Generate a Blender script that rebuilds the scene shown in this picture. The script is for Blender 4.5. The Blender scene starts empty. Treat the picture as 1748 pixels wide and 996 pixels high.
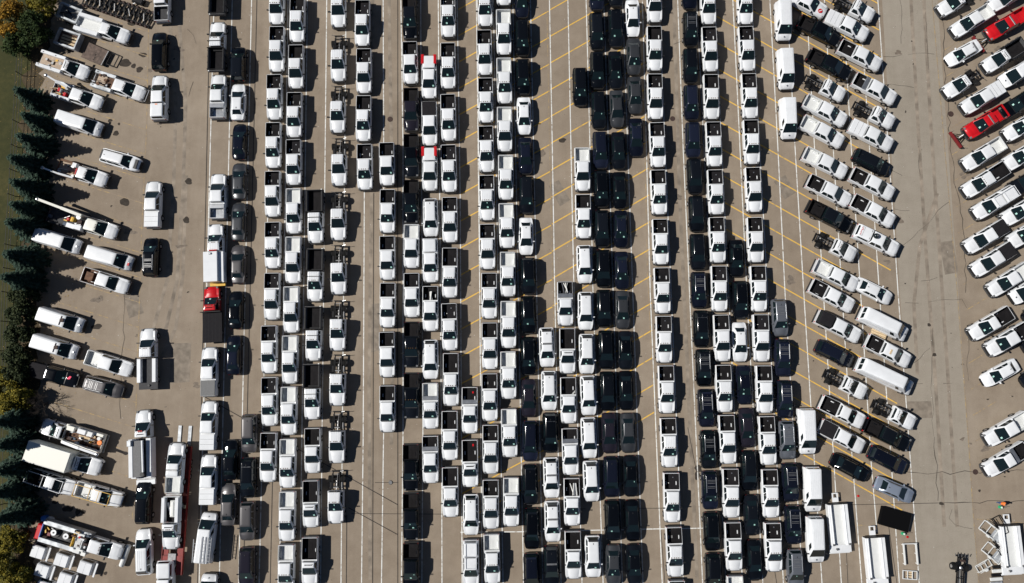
import bpy, bmesh, math, random
from mathutils import Vector, Matrix
random.seed(7)
S = bpy.context.scene
COL = S.collection

# ------------------------------------------------------------------ camera, sky, sun, exposure
F, TILT, H = 1250.0, math.radians(6.0), 95.0            # focal length in photo pixels, tilt off nadir, drone height
cam_d = bpy.data.cameras.new("camera")
cam = bpy.data.objects.new("camera", cam_d); COL.objects.link(cam)
cam.location = (0, 0, H); cam.rotation_euler = (TILT, 0, 0)
cam_d.sensor_width = 36.0; cam_d.lens = F / 1748.0 * 36.0; cam_d.clip_end = 3000; cam_d.clip_start = 1
S.camera = cam
EL = math.radians(44.0); DRIFT = math.radians(-3.0)     # sun height; shadows run to +X and a little to -Y
w = bpy.data.worlds.new("World"); S.world = w; w.use_nodes = True
nt = w.node_tree; bg = nt.nodes["Background"]
sky = nt.nodes.new("ShaderNodeTexSky"); sky.sky_type = 'NISHITA'; sky.sun_disc = False
sky.dust_density = 0.0; sky.air_density = 0.7; sky.altitude = 1500; sky.sun_elevation = EL; sky.sun_rotation = math.radians(270.0) - DRIFT
nt.links.new(sky.outputs[0], bg.inputs[0]); bg.inputs[1].default_value = 0.05
sl = bpy.data.lights.new("sun", 'SUN'); sl.energy = 5.0; sl.angle = math.radians(0.5); sl.color = (1.0, 0.965, 0.91)
sun = bpy.data.objects.new("sun", sl); COL.objects.link(sun); sun.location = (-80, 0, 90)
ldir = Vector((math.cos(EL) * math.cos(DRIFT), math.cos(EL) * math.sin(DRIFT), -math.sin(EL)))
sun.rotation_euler = ldir.to_track_quat('-Z', 'Y').to_euler()
S.view_settings.view_transform = 'Standard'; S.view_settings.look = 'None'
S.view_settings.exposure = 0.06; S.view_settings.gamma = 1.0

def at(px, py, z=0.0):
    """photo pixel -> point on the horizontal plane at height z"""
    x, y = (px - 874) / F, -(py - 498) / F
    d = Vector((x, y * math.cos(TILT) + math.sin(TILT), y * math.sin(TILT) - math.cos(TILT)))
    t = (z - H) / d.z
    return Vector((d.x * t, d.y * t, z))
_r = at(670, 0) - at(670, 990); ROW = math.atan2(_r.y, _r.x)      # world heading of the long rows (up the photo)
def heading(px, py, deg):                                          # image angle (clockwise from +x, y down) -> world heading
    a = math.radians(deg)
    v = at(px + 30 * math.cos(a), py + 30 * math.sin(a)) - at(px - 30 * math.cos(a), py - 30 * math.sin(a))
    return math.atan2(v.y, v.x)

# ------------------------------------------------------------------ materials
M = {}
def nodes(name):
    m = bpy.data.materials.new(name); m.use_nodes = True; M[name] = m
    return m, m.node_tree, m.node_tree.nodes["Principled BSDF"]
def mat(name, col, rough=0.6, metal=0.0, coat=0.0, vary=0.0, spec=0.5, noise=0.0, nscale=3.0, bump=0.0):
    m, t, b = nodes(name)
    b.inputs["Roughness"].default_value = rough; b.inputs["Metallic"].default_value = metal
    b.inputs["Coat Weight"].default_value = coat; b.inputs["Coat Roughness"].default_value = 0.06
    b.inputs["Specular IOR Level"].default_value = spec
    b.inputs["Base Color"].default_value = (*col, 1)
    src = None
    if vary:
        oi = t.nodes.new("ShaderNodeObjectInfo"); hv = t.nodes.new("ShaderNodeHueSaturation"); mr = t.nodes.new("ShaderNodeMapRange")
        mr.inputs[3].default_value = 1 - vary; mr.inputs[4].default_value = 1 + vary
        t.links.new(oi.outputs["Random"], mr.inputs[0]); t.links.new(mr.outputs[0], hv.inputs["Value"])
        hv.inputs["Color"].default_value = (*col, 1); src = hv.outputs[0]
    if noise:
        tc = t.nodes.new("ShaderNodeTexCoord"); n = t.nodes.new("ShaderNodeTexNoise"); n.inputs["Scale"].default_value = nscale; n.inputs["Detail"].default_value = 6
        t.links.new(tc.outputs["Object"], n.inputs["Vector"])
        mr2 = t.nodes.new("ShaderNodeMapRange"); mr2.inputs[1].default_value = 0.3; mr2.inputs[2].default_value = 0.7
        mr2.inputs[3].default_value = 1 - noise; mr2.inputs[4].default_value = 1 + noise
        t.links.new(n.outputs["Fac"], mr2.inputs[0])
        h2 = t.nodes.new("ShaderNodeHueSaturation"); t.links.new(mr2.outputs[0], h2.inputs["Value"])
        if src: t.links.new(src, h2.inputs["Color"])
        else: h2.inputs["Color"].default_value = (*col, 1)
        src = h2.outputs[0]
        if bump:
            bp = t.nodes.new("ShaderNodeBump"); bp.inputs["Strength"].default_value = bump; bp.inputs["Distance"].default_value = 0.05
            t.links.new(n.outputs["Fac"], bp.inputs["Height"]); t.links.new(bp.outputs[0], b.inputs["Normal"])
    if src: t.links.new(src, b.inputs["Base Color"])
    return m
mat("white", (0.71, 0.725, 0.74), 0.32, coat=0.5, vary=0.05, noise=0.05, nscale=1.1)
mat("black", (0.004, 0.005, 0.007), 0.14, coat=0.2, spec=0.35, vary=0.6)
mat("navy", (0.007, 0.009, 0.018), 0.14, coat=0.3, spec=0.4, vary=0.5)
mat("plum", (0.015, 0.013, 0.019), 0.16, coat=0.4)
mat("grey", (0.050, 0.053, 0.058), 0.3, 0.3, coat=0.4, vary=0.2)
mat("bronze", (0.085, 0.080, 0.082), 0.35, 0.3, coat=0.5)
mat("silver", (0.13, 0.14, 0.16), 0.3, 0.3, coat=0.5)
mat("steelblue", (0.25, 0.29, 0.36), 0.3, 0.3, coat=0.5)
mat("red", (0.50, 0.008, 0.012), 0.3, coat=0.5, noise=0.12, nscale=1.5)
mat("cream", (0.72, 0.71, 0.64), 0.5)
mat("glass", (0.006, 0.012, 0.014), 0.07, spec=0.5)
mat("bumper_grey", (0.05, 0.052, 0.055), 0.5)
mat("fold", (0.075, 0.075, 0.078), 0.7, noise=0.2, nscale=3)
mat("plastic", (0.012, 0.012, 0.013), 0.55)
mat("tyre", (0.010, 0.010, 0.010), 0.9, spec=0.2)
mat("rim", (0.42, 0.42, 0.43), 0.35, 0.7)
mat("frame_black", (0.007, 0.007, 0.008), 0.5, noise=0.3, spec=0.25)
mat("liner", (0.011, 0.010, 0.011), 0.8, spec=0.15, noise=0.3, nscale=2)
mat("tarp", (0.015, 0.014, 0.016), 0.85, spec=0.15, noise=0.2, nscale=6)
mat("greycloth", (0.16, 0.16, 0.16), 0.85, noise=0.15, nscale=9)
mat("whitebed", (0.62, 0.63, 0.62), 0.45, noise=0.04, nscale=2)
mat("alu", (0.55, 0.56, 0.57), 0.3, 0.85, noise=0.15, nscale=2)
mat("steel", (0.28, 0.28, 0.28), 0.4, 0.7, noise=0.25, nscale=4)
mat("deck", (0.04, 0.04, 0.043), 0.8, noise=0.2, nscale=4)
mat("lamp_red", (0.45, 0.01, 0.01), 0.2, coat=0.5)
mat("lamp_clear", (0.16, 0.165, 0.17), 0.2, coat=0.4)
mat("amber", (0.10, 0.05, 0.012), 0.4)
mat("sticker", (0.36, 0.62, 0.54), 0.5)
mat("paper", (0.75, 0.75, 0.72), 0.7)
mat("rust", (0.11, 0.078, 0.062), 0.85, noise=0.45, nscale=2.5, bump=0.3)
mat("brown", (0.12, 0.062, 0.035), 0.85, noise=0.5, nscale=2.0)
mat("sandfloor", (0.42, 0.33, 0.25), 0.85, noise=0.15, nscale=3)
mat("wood", (0.55, 0.42, 0.26), 0.8, noise=0.2, nscale=6)
mat("trailer_red", (0.20, 0.016, 0.011), 0.5, noise=0.25, nscale=3)
mat("plow_red", (0.16, 0.012, 0.015), 0.4)
mat("yellow", (0.62, 0.36, 0.03), 0.5, noise=0.15)
mat("orange", (0.85, 0.22, 0.03), 0.6)
mat("vest", (0.95, 0.23, 0.04), 0.7)
mat("jeans", (0.07, 0.11, 0.24), 0.85)
mat("skin", (0.42, 0.24, 0.16), 0.6)
mat("hair", (0.012, 0.009, 0.008), 0.7)
mat("darkcloth", (0.016, 0.016, 0.018), 0.85)
mat("green", (0.02, 0.36, 0.16), 0.5)
mat("pink", (0.95, 0.03, 0.12), 0.6)
mat("blue", (0.02, 0.12, 0.42), 0.4, coat=0.3)
mat("oldblue", (0.045, 0.065, 0.095), 0.7, noise=0.3, nscale=2)
mat("galvanised", (0.40, 0.42, 0.44), 0.55, 0.4, noise=0.35, nscale=1.6)
mat("chalk", (0.02, 0.018, 0.016), 0.9)
mat("iron", (0.045, 0.025, 0.02), 0.8, noise=0.3, nscale=8)
mat("bark", (0.055, 0.042, 0.03), 0.9, noise=0.3, nscale=4)
mat("twig", (0.06, 0.045, 0.035), 0.9)
mat("wire", (0.02, 0.02, 0.02), 0.7)
mat("joint", (0.045, 0.038, 0.033), 0.95, noise=0.25, nscale=2)
mat("crack", (0.060, 0.050, 0.040), 0.95)
mat("matte_black", (0.003, 0.003, 0.0035), 0.9, spec=0.08)
mat("oil", (0.050, 0.042, 0.035), 0.9, spec=0.1, noise=0.25, nscale=2)
def leafmat(name, a, b, sc=1.2):
    m, t, p = nodes(name)
    tc = t.nodes.new("ShaderNodeTexCoord"); n = t.nodes.new("ShaderNodeTexNoise"); n.inputs["Scale"].default_value = sc; n.inputs["Detail"].default_value = 5
    t.links.new(tc.outputs["Object"], n.inputs["Vector"])
    r = t.nodes.new("ShaderNodeValToRGB"); r.color_ramp.elements[0].position = 0.35; r.color_ramp.elements[1].position = 0.68
    r.color_ramp.elements[0].color = (*a, 1); r.color_ramp.elements[1].color = (*b, 1)
    t.links.new(n.outputs["Fac"], r.inputs[0]); t.links.new(r.outputs[0], p.inputs["Base Color"])
    p.inputs["Roughness"].default_value = 0.75; p.inputs["Specular IOR Level"].default_value = 0.2
leafmat("spruce", (0.010, 0.026, 0.014), (0.048, 0.084, 0.060), 2.2)
leafmat("autumn", (0.14, 0.075, 0.010), (0.40, 0.22, 0.022))
leafmat("yellowgreen", (0.055, 0.062, 0.010), (0.26, 0.20, 0.020))
leafmat("greenleaf", (0.018, 0.035, 0.010), (0.045, 0.068, 0.016))
leafmat("darkhedge", (0.012, 0.022, 0.009), (0.045, 0.055, 0.018))
leafmat("litter", (0.22, 0.13, 0.05), (0.40, 0.28, 0.10), 0.8)

def ground_mat(name, stops, scales, bump=0.25, streak=0.0):
    """three layers of noise over a colour ramp: broad blotches, patches and grit"""
    m, t, p = nodes(name)
    tc = t.nodes.new("ShaderNodeTexCoord")
    fac = None
    for sc, det, wgt in scales:
        n = t.nodes.new("ShaderNodeTexNoise"); n.inputs["Scale"].default_value = sc; n.inputs["Detail"].default_value = det; n.inputs["Roughness"].default_value = 0.65
        t.links.new(tc.outputs["Object"], n.inputs["Vector"])
        mu = t.nodes.new("ShaderNodeMath"); mu.operation = 'MULTIPLY_ADD'; mu.inputs[1].default_value = wgt
        t.links.new(n.outputs["Fac"], mu.inputs[0])
        if fac: t.links.new(fac, mu.inputs[2])
        else: mu.inputs[2].default_value = 0.0
        fac = mu.outputs[0]
    if streak:
        mp = t.nodes.new("ShaderNodeMapping"); mp.inputs["Scale"].default_value = (1.6, .035, 1); mp.inputs["Rotation"].default_value = (0, 0, .017)
        n = t.nodes.new("ShaderNodeTexNoise"); n.inputs["Scale"].default_value = 1.0; n.inputs["Detail"].default_value = 4
        t.links.new(tc.outputs["Object"], mp.inputs[0]); t.links.new(mp.outputs[0], n.inputs["Vector"])
        mu = t.nodes.new("ShaderNodeMath"); mu.operation = 'MULTIPLY_ADD'; mu.inputs[1].default_value = streak; t.links.new(n.outputs["Fac"], mu.inputs[0]); t.links.new(fac, mu.inputs[2])
        sb = t.nodes.new("ShaderNodeMath"); sb.operation = 'SUBTRACT'; sb.inputs[1].default_value = streak / 2; t.links.new(mu.outputs[0], sb.inputs[0]); fac = sb.outputs[0]
    r = t.nodes.new("ShaderNodeValToRGB")
    while len(r.color_ramp.elements) < len(stops): r.color_ramp.elements.new(0.5)
    for e, (pos, c) in zip(r.color_ramp.elements, stops): e.position = pos; e.color = (*c, 1)
    t.links.new(fac, r.inputs[0]); t.links.new(r.outputs[0], p.inputs["Base Color"])
    p.inputs["Roughness"].default_value = 0.92; p.inputs["Specular IOR Level"].default_value = 0.25
    bp = t.nodes.new("ShaderNodeBump"); bp.inputs["Strength"].default_value = bump; bp.inputs["Distance"].default_value = 0.03
    t.links.new(fac, bp.inputs["Height"]); t.links.new(bp.outputs[0], p.inputs["Normal"])
    return m
PAV = [(0.30, (0.172, 0.134, 0.098)), (0.5, (0.250, 0.203, 0.154)), (0.70, (0.325, 0.272, 0.212))]
ground_mat("pavement", PAV, [(0.05, 5, 0.42), (0.5, 7, 0.33), (9.0, 3, 0.25)], streak=.11)
ground_mat("concrete", [(0.30, (0.215, 0.185, 0.146)), (0.5, (0.285, 0.250, 0.203)), (0.72, (0.340, 0.303, 0.249))], [(0.07, 4, 0.35), (0.7, 6, 0.3), (8.0, 3, 0.35)], streak=.12)
ground_mat("grass", [(0.32, (0.020, 0.024, 0.008)), (0.5, (0.040, 0.042, 0.013)), (0.68, (0.095, 0.080, 0.028))], [(0.15, 5, 0.4), (1.5, 6, 0.3), (12.0, 3, 0.3)], 0.8)
ground_mat("soil", [(0.3, (0.035, 0.026, 0.014)), (0.5, (0.06, 0.045, 0.025)), (0.72, (0.11, 0.085, 0.05))], [(0.3, 5, 0.4), (2.5, 6, 0.3), (14.0, 3, 0.3)], 0.8)
def paint_mat(name, col, wear):
    m, t, p = nodes(name)
    tc = t.nodes.new("ShaderNodeTexCoord"); n = t.nodes.new("ShaderNodeTexNoise"); n.inputs["Scale"].default_value = 1.6; n.inputs["Detail"].default_value = 9; n.inputs["Roughness"].default_value = 0.75
    t.links.new(tc.outputs["Object"], n.inputs["Vector"])
    r = t.nodes.new("ShaderNodeValToRGB"); r.color_ramp.elements[0].position = wear; r.color_ramp.elements[1].position = wear + 0.14
    r.color_ramp.elements[0].color = (0.24, 0.19, 0.14, 1); r.color_ramp.elements[1].color = (*col, 1)
    t.links.new(n.outputs["Fac"], r.inputs[0]); t.links.new(r.outputs[0], p.inputs["Base Color"]); p.inputs["Roughness"].default_value = 0.85
paint_mat("line_white", (0.70, 0.70, 0.67), 0.36)
paint_mat("line_yellow", (0.66, 0.40, 0.07), 0.33)
paint_mat("line_faded", (0.40, 0.28, 0.12), 0.47)

# ------------------------------------------------------------------ mesh helpers
class MB:
    def __init__(s): s.v = []; s.f = []; s.mi = []
    def add(s, vs, fs, mi=0):
        o = len(s.v); s.v += [tuple(v) for v in vs]; s.f += [tuple(i + o for i in f) for f in fs]; s.mi += [mi] * len(fs); return s
    def box(s, x0, x1, y0, y1, z0, z1, c=0.0, mi=0):
        """axis box; c chamfers the upper edges"""
        if c:
            vs = [(x0, y0, z0), (x1, y0, z0), (x1, y1, z0), (x0, y1, z0), (x0, y0, z1 - c), (x1, y0, z1 - c), (x1, y1, z1 - c), (x0, y1, z1 - c),
                  (x0 + c, y0 + c, z1), (x1 - c, y0 + c, z1), (x1 - c, y1 - c, z1), (x0 + c, y1 - c, z1)]
            fs = [(3, 2, 1, 0)] + [(a, (a + 1) % 4, (a + 1) % 4 + 4, a + 4) for a in range(4)] + [(a + 4, (a + 1) % 4 + 4, (a + 1) % 4 + 8, a + 8) for a in range(4)] + [(8, 9, 10, 11)]
        else:
            vs = [(x0, y0, z0), (x1, y0, z0), (x1, y1, z0), (x0, y1, z0), (x0, y0, z1), (x1, y0, z1), (x1, y1, z1), (x0, y1, z1)]
            fs = [(3, 2, 1, 0), (4, 5, 6, 7)] + [(a, (a + 1) % 4, (a + 1) % 4 + 4, a + 4) for a in range(4)]
        return s.add(vs, fs, mi)
    def bar(s, p, q, w, h=None, mi=0):
        """square bar from p to q"""
        p, q = Vector(p), Vector(q); d = (q - p).normalized(); h = h or w
        a = d.cross(Vector((0, 0, 1))) if abs(d.z) < 0.95 else d.cross(Vector((1, 0, 0)))
        a.normalize(); b = d.cross(a)
        vs = [e + a * (w / 2 * i) + b * (h / 2 * j) for e in (p, q) for i, j in ((-1, -1), (1, -1), (1, 1), (-1, 1))]
        return s.add(vs, [(3, 2, 1, 0), (4, 5, 6, 7)] + [(k, (k + 1) % 4, (k + 1) % 4 + 4, k + 4) for k in range(4)], mi)
    def cyl(s, p, q, r, n=12, r2=None, mi=0):
        p, q = Vector(p), Vector(q); d = (q - p).normalized(); r2 = r if r2 is None else r2
        a = d.cross(Vector((0, 0, 1))) if abs(d.z) < 0.95 else d.cross(Vector((1, 0, 0)))
        a.normalize(); b = d.cross(a)
        vs = []
        for e, rr in ((p, r), (q, r2)):
            vs += [e + (a * math.cos(2 * math.pi * k / n) + b * math.sin(2 * math.pi * k / n)) * rr for k in range(n)]
        fs = [(k, (k + 1) % n, (k + 1) % n + n, k + n) for k in range(n)] + [tuple(range(n - 1, -1, -1)), tuple(range(n, 2 * n))]
        return s.add(vs, fs, mi)
    def ball(s, c, rx, ry, rz, n=10, m=6, mi=0):
        vs = [(c[0], c[1], c[2] + rz)]
        for j in range(1, m):
            t = math.pi * j / m
            vs += [(c[0] + rx * math.sin(t) * math.cos(2 * math.pi * k / n), c[1] + ry * math.sin(t) * math.sin(2 * math.pi * k / n), c[2] + rz * math.cos(t)) for k in range(n)]
        vs.append((c[0], c[1], c[2] - rz)); L = len(vs) - 1; fs = []
        for k in range(n):
            fs.append((0, 1 + k, 1 + (k + 1) % n))
            for j in range(m - 2): fs.append((1 + j * n + k, 1 + (j + 1) * n + k, 1 + (j + 1) * n + (k + 1) % n, 1 + j * n + (k + 1) % n))
            fs.append((1 + (m - 2) * n + (k + 1) % n, 1 + (m - 2) * n + k, L))
        return s.add(vs, fs, mi)
    def loft(s, rings, caps=True):
        n = len(rings[0]); vs = [p for r in rings for p in r]; fs = []
        for i in range(len(rings) - 1):
            for k in range(n):
                fs.append((i * n + k, i * n + (k + 1) % n, (i + 1) * n + (k + 1) % n, (i + 1) * n + k))
        if caps: fs += [tuple(range(n - 1, -1, -1)), tuple((len(rings) - 1) * n + k for k in range(n))]
        return s.add(vs, fs)
    def slab(s, q, out=0.012, back=0.02):
        a, b, c, d = [Vector(v) for v in q]; n = (b - a).cross(d - a).normalized()
        vs = [v + n * out for v in (a, b, c, d)] + [v - n * back for v in (a, b, c, d)]
        return s.add(vs, [(0, 1, 2, 3), (7, 6, 5, 4)] + [(k + 4, (k + 1) % 4 + 4, (k + 1) % 4, k) for k in range(4)])
    def mesh(s, name, mats, smooth=0.0):
        me = bpy.data.meshes.new(name); me.from_pydata(s.v, [], s.f)
        for m in ([mats] if isinstance(mats, str) else mats): me.materials.append(M[m])
        if any(s.mi): me.polygons.foreach_set("material_index", s.mi)
        bm = bmesh.new(); bm.from_mesh(me); bmesh.ops.recalc_face_normals(bm, faces=bm.faces); bm.to_mesh(me); bm.free()
        if smooth:
            me.shade_smooth(); me.set_sharp_from_angle(angle=math.radians(smooth))
        me.update(); return me
def B(*a, **k): return MB().box(*a, **k)
def mkobj(name, me, loc=(0, 0, 0), rz=0.0, parent=None, **props):
    o = bpy.data.objects.new(name, me); COL.objects.link(o); o.location = loc; o.rotation_euler = (0, 0, rz)
    if parent: o.parent = parent
    for k, v in props.items():
        if v: o[k] = v
    return o

class T:
    """a kit of parts: every spawned copy shares its meshes"""
    def __init__(s, L): s.L = L; s.p = []
    def add(s, name, mb, mats, up=None, smooth=0.0, label=None, kind=None):
        me = mb if isinstance(mb, bpy.types.Mesh) else mb.mesh(name, mats, smooth)
        s.p.append((name, me, up, label, kind)); return len(s.p) - 1
LABELS = {}
def spawn(t, name, label, cat, group, loc, rz, sx=1.0, z=0.0):
    n = LABELS.get(label, 0); LABELS[label] = n + 1
    r = mkobj(name, None, (loc[0], loc[1], z), rz, label=label, category=cat, group=group)
    r.scale = (sx, 1, 1); r.empty_display_size = 0.3
    made = []
    for nm, me, up, lb, kd in t.p:
        if nm == "window_sticker" and sr.random() < .5: made.append(None); continue
        o = mkobj(nm, me, parent=made[up] if up is not None else r, label=lb, kind=kd); made.append(o)
        if nm == "window_sticker": o.location.y = sr.uniform(-.75, .12)
    return r
sr = random.Random(21)

# ------------------------------------------------------------------ vehicle building blocks
_wheel = {}
def wheel_mesh(R, W):
    if (R, W) not in _wheel:
        mb = MB(); mb.cyl((0, -W / 2, 0), (0, W / 2, 0), R, 18)
        for sg in (-1, 1):
            mb.cyl((0, sg * (W / 2 - 0.02), 0), (0, sg * (W / 2 + 0.012), 0), R * 0.58, 14, R * 0.5, mi=1)
        _wheel[(R, W)] = mb.mesh("wheel", ["tyre", "rim"], 40)
    return _wheel[(R, W)]
def wheel_at(t, x, y, R, W, up=None):
    key = (R, W); me = wheel_mesh(*key).copy(); me.transform(Matrix.Translation((x, y, R))); t.add("wheel", me, None, up)
def shell(keys, w, axles, R, zb0):
    """body skin lofted along x; keys are (x, width factor, shoulder z, inner half width, inner z, centre z)"""
    def val(x):
        if x <= keys[0][0]: return keys[0]
        for a, b in zip(keys, keys[1:]):
            if x <= b[0]:
                u = (x - a[0]) / max(1e-6, b[0] - a[0]); return tuple(p + (q - p) * u for p, q in zip(a, b))
        return keys[-1]
    xs = sorted(set([k[0] for k in keys] + [xa + d for xa in axles for d in (-R - .1, -R * .95, -R * .7, -R * .35, 0, R * .35, R * .7, R * .95, R + .1)]))
    rings = []
    for x in xs:
        _, wf, zs, win, zi, zc = val(x); ww = w * wf; zb = zb0
        for xa in axles:
            d = abs(x - xa); Q = R + .08
            if d < Q: zb = max(zb, R + math.sqrt(Q * Q - d * d) * 0.97)
        zs = max(zs, zb + .12); half = [(ww * .56, zb0), (ww * .58, zb), (ww * .9 if zb == zb0 else ww, zb), (ww, max(zb + .03, zb0 + .12)), (ww + (.012 if zb > zb0 else 0), max(zb + .06, zs * .72)), (ww - .02, zs - .07), (ww - .065, zs), (min(win, ww - .08), max(zs - .02, 0) if zi > zs - .3 else zs), (min(win, ww - .08) - (.11 if zi > zs else .04), zi), (0, zc)]
        rings.append([(x, y, z) for y, z in half] + [(x, -y, z) for y, z in half[-2::-1]])
    return MB().loft(rings)
def rrect(x0, x1, yb0, yb1, z, r):
    """rounded outline; yb0 half width at x0, yb1 at x1"""
    out = []
    for cx, cy, sx, sy in ((x1 - r, yb1 - r, 1, 1), (x0 + r, yb0 - r, -1, 1), (x0 + r, -(yb0 - r), -1, -1), (x1 - r, -(yb1 - r), 1, -1)):
        ang = [math.pi / 2 * k / 2 for k in range(3)]
        if sx * sy < 0: ang = ang[::-1]
        out += [(cx + sx * r * math.cos(a), cy + sy * r * math.sin(a), z) for a in ang]
    return out
class House:
    """greenhouse of a vehicle: base rectangle br..bf, yb at zb tapering to tr..tf, yt at zt"""
    def __init__(s, br, bf, yb, tr, tf, yt, zb, zt, ybf=None, ytf=None): s.a = (br, bf, yb, tr, tf, yt, zb, zt); s.ybf = ybf or yb; s.ytf = ytf or yt
    def mb(s, r=.09):
        br, bf, yb, tr, tf, yt, zb, zt = s.a; rings = []
        for u, ins in ((-.25, 0), (0, 0), (.5, .0), (.88, .004), (.965, .035), (1.0, .11), (1.02, .3)):
            l = lambda p, q: p + (q - p) * min(u, 1.0)
            rings.append(rrect(l(br, tr) + ins, l(bf, tf) - ins, l(yb, yt) - ins, l(s.ybf, s.ytf) - ins, zb + (zt - zb) * u, r))
        return MB().loft(rings)
    def face(s, which):
        br, bf, yb, tr, tf, yt, zb, zt = s.a; g, h = s.ybf, s.ytf
        return {"f": ((bf, -g, zb), (bf, g, zb), (tf, h, zt), (tf, -h, zt)), "r": ((br, yb, zb), (br, -yb, zb), (tr, -yt, zt), (tr, yt, zt)),
                "l": ((bf, g, zb), (br, yb, zb), (tr, yt, zt), (tf, h, zt)), "s": ((br, -yb, zb), (bf, -g, zb), (tf, -h, zt), (tr, -yt, zt))}[which]
    def quad(s, which, u0, u1, v0, v1):
        a, b, c, d = [Vector(p) for p in s.face(which)]
        P = lambda u, v: (a.lerp(b, u)).lerp(d.lerp(c, u), v)
        return [P(u0, v0), P(u1, v0), P(u1, v1), P(u0, v1)]
    def glaze(s, t, sides, rear=True, sticker=True, rv=(.2, .85)):
        f = t.add("windshield", MB().slab(s.quad("f", .035, .965, .02, .94)), "glass")
        if sticker:
            t.add("window_sticker", MB().slab(s.quad("f", .70, .82, .12, .30), .018, 0), "sticker", f)
            t.add("window_sticker", MB().slab(s.quad("f", .80, .86, .66, .80), .018, 0), "sticker", f)
        if rear: t.add("rear_window", MB().slab(s.quad("r", .1, .9, *rv)), "glass")
        for a, b in sides:
            t.add("side_window", MB().slab(s.quad("l", 1 - b, 1 - a, .12, .84)), "glass")
            t.add("side_window", MB().slab(s.quad("s", a, b, .12, .84)), "glass")
def bumper_shape(L, hw, out, z0, z1):
    pl = [(L - .34, hw), (L - .05, hw * .93), (L + out, hw * .62), (L + out, -hw * .62), (L - .05, -hw * .93), (L - .34, -hw)]
    return MB().add([(x, y, z0) for x, y in pl] + [(x - .02, y * .98, z1) for x, y in pl], [(5, 4, 3, 2, 1, 0), (6, 7, 8, 9, 10, 11)] + [(k, (k + 1) % 6, (k + 1) % 6 + 6, k + 6) for k in range(6)])
def common(t, L, W, axles, R, TW, hz, col, nose=.1, tailz=(.85, 1.25), mirx=None, mirz=1.2, mirm="plastic", tail=True, out=.0, tw=.78, bumper='plastic', bw=.88):
    for xa in axles:
        for sg in (1, -1): wheel_at(t, xa, sg * (W / 2 - TW / 2 + .012), R, TW)
    for sg in (1, -1):
        y0, y1 = sorted((sg * (W / 2 * .58), sg * (W / 2 * .84)))
        t.add("headlight", B(L - nose - .2, L - nose + .05, y0, y1, hz - .22, hz - .05, .04), "lamp_clear")
        if tail:
            y0, y1 = sorted((sg * (W / 2 * tw), sg * (W / 2 * (tw + .15))))
            t.add("taillight", B(-.012, .08, y0, y1, *tailz), "lamp_red")
        if mirx:
            y0, y1 = sorted((sg * (W / 2 - .06), sg * (W / 2 + .16 + out)))
            t.add("side_mirror", B(mirx - .06, mirx + .07, y0, y1, mirz - .08, mirz + .14, .03), mirm)
    t.add("grille", bumper_shape(L, W / 2 * (bw + .04), .05, .60, hz - .20), "plastic")
    t.add("front_bumper", bumper_shape(L, W / 2 * (bw + .10), .10, .36, .60), bumper)
    t.add("rear_bumper", B(-.14 if bw > .8 else -.04, .04, -W / 2 * (bw + .03), W / 2 * (bw + .03), .42, .68, .03), "plastic")
    t.add("underside", B(.3, L - .3, -W / 2 * .7, W / 2 * .7, .26, .5), "plastic")
def centre(t):
    """shift every part so that the middle of the vehicle is at x = 0"""
    mv = Matrix.Translation((-t.L / 2, 0, 0)); seen = set()
    for nm, me, *_ in t.p:
        if me.name not in seen: seen.add(me.name); me.transform(mv)
    return t

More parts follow.
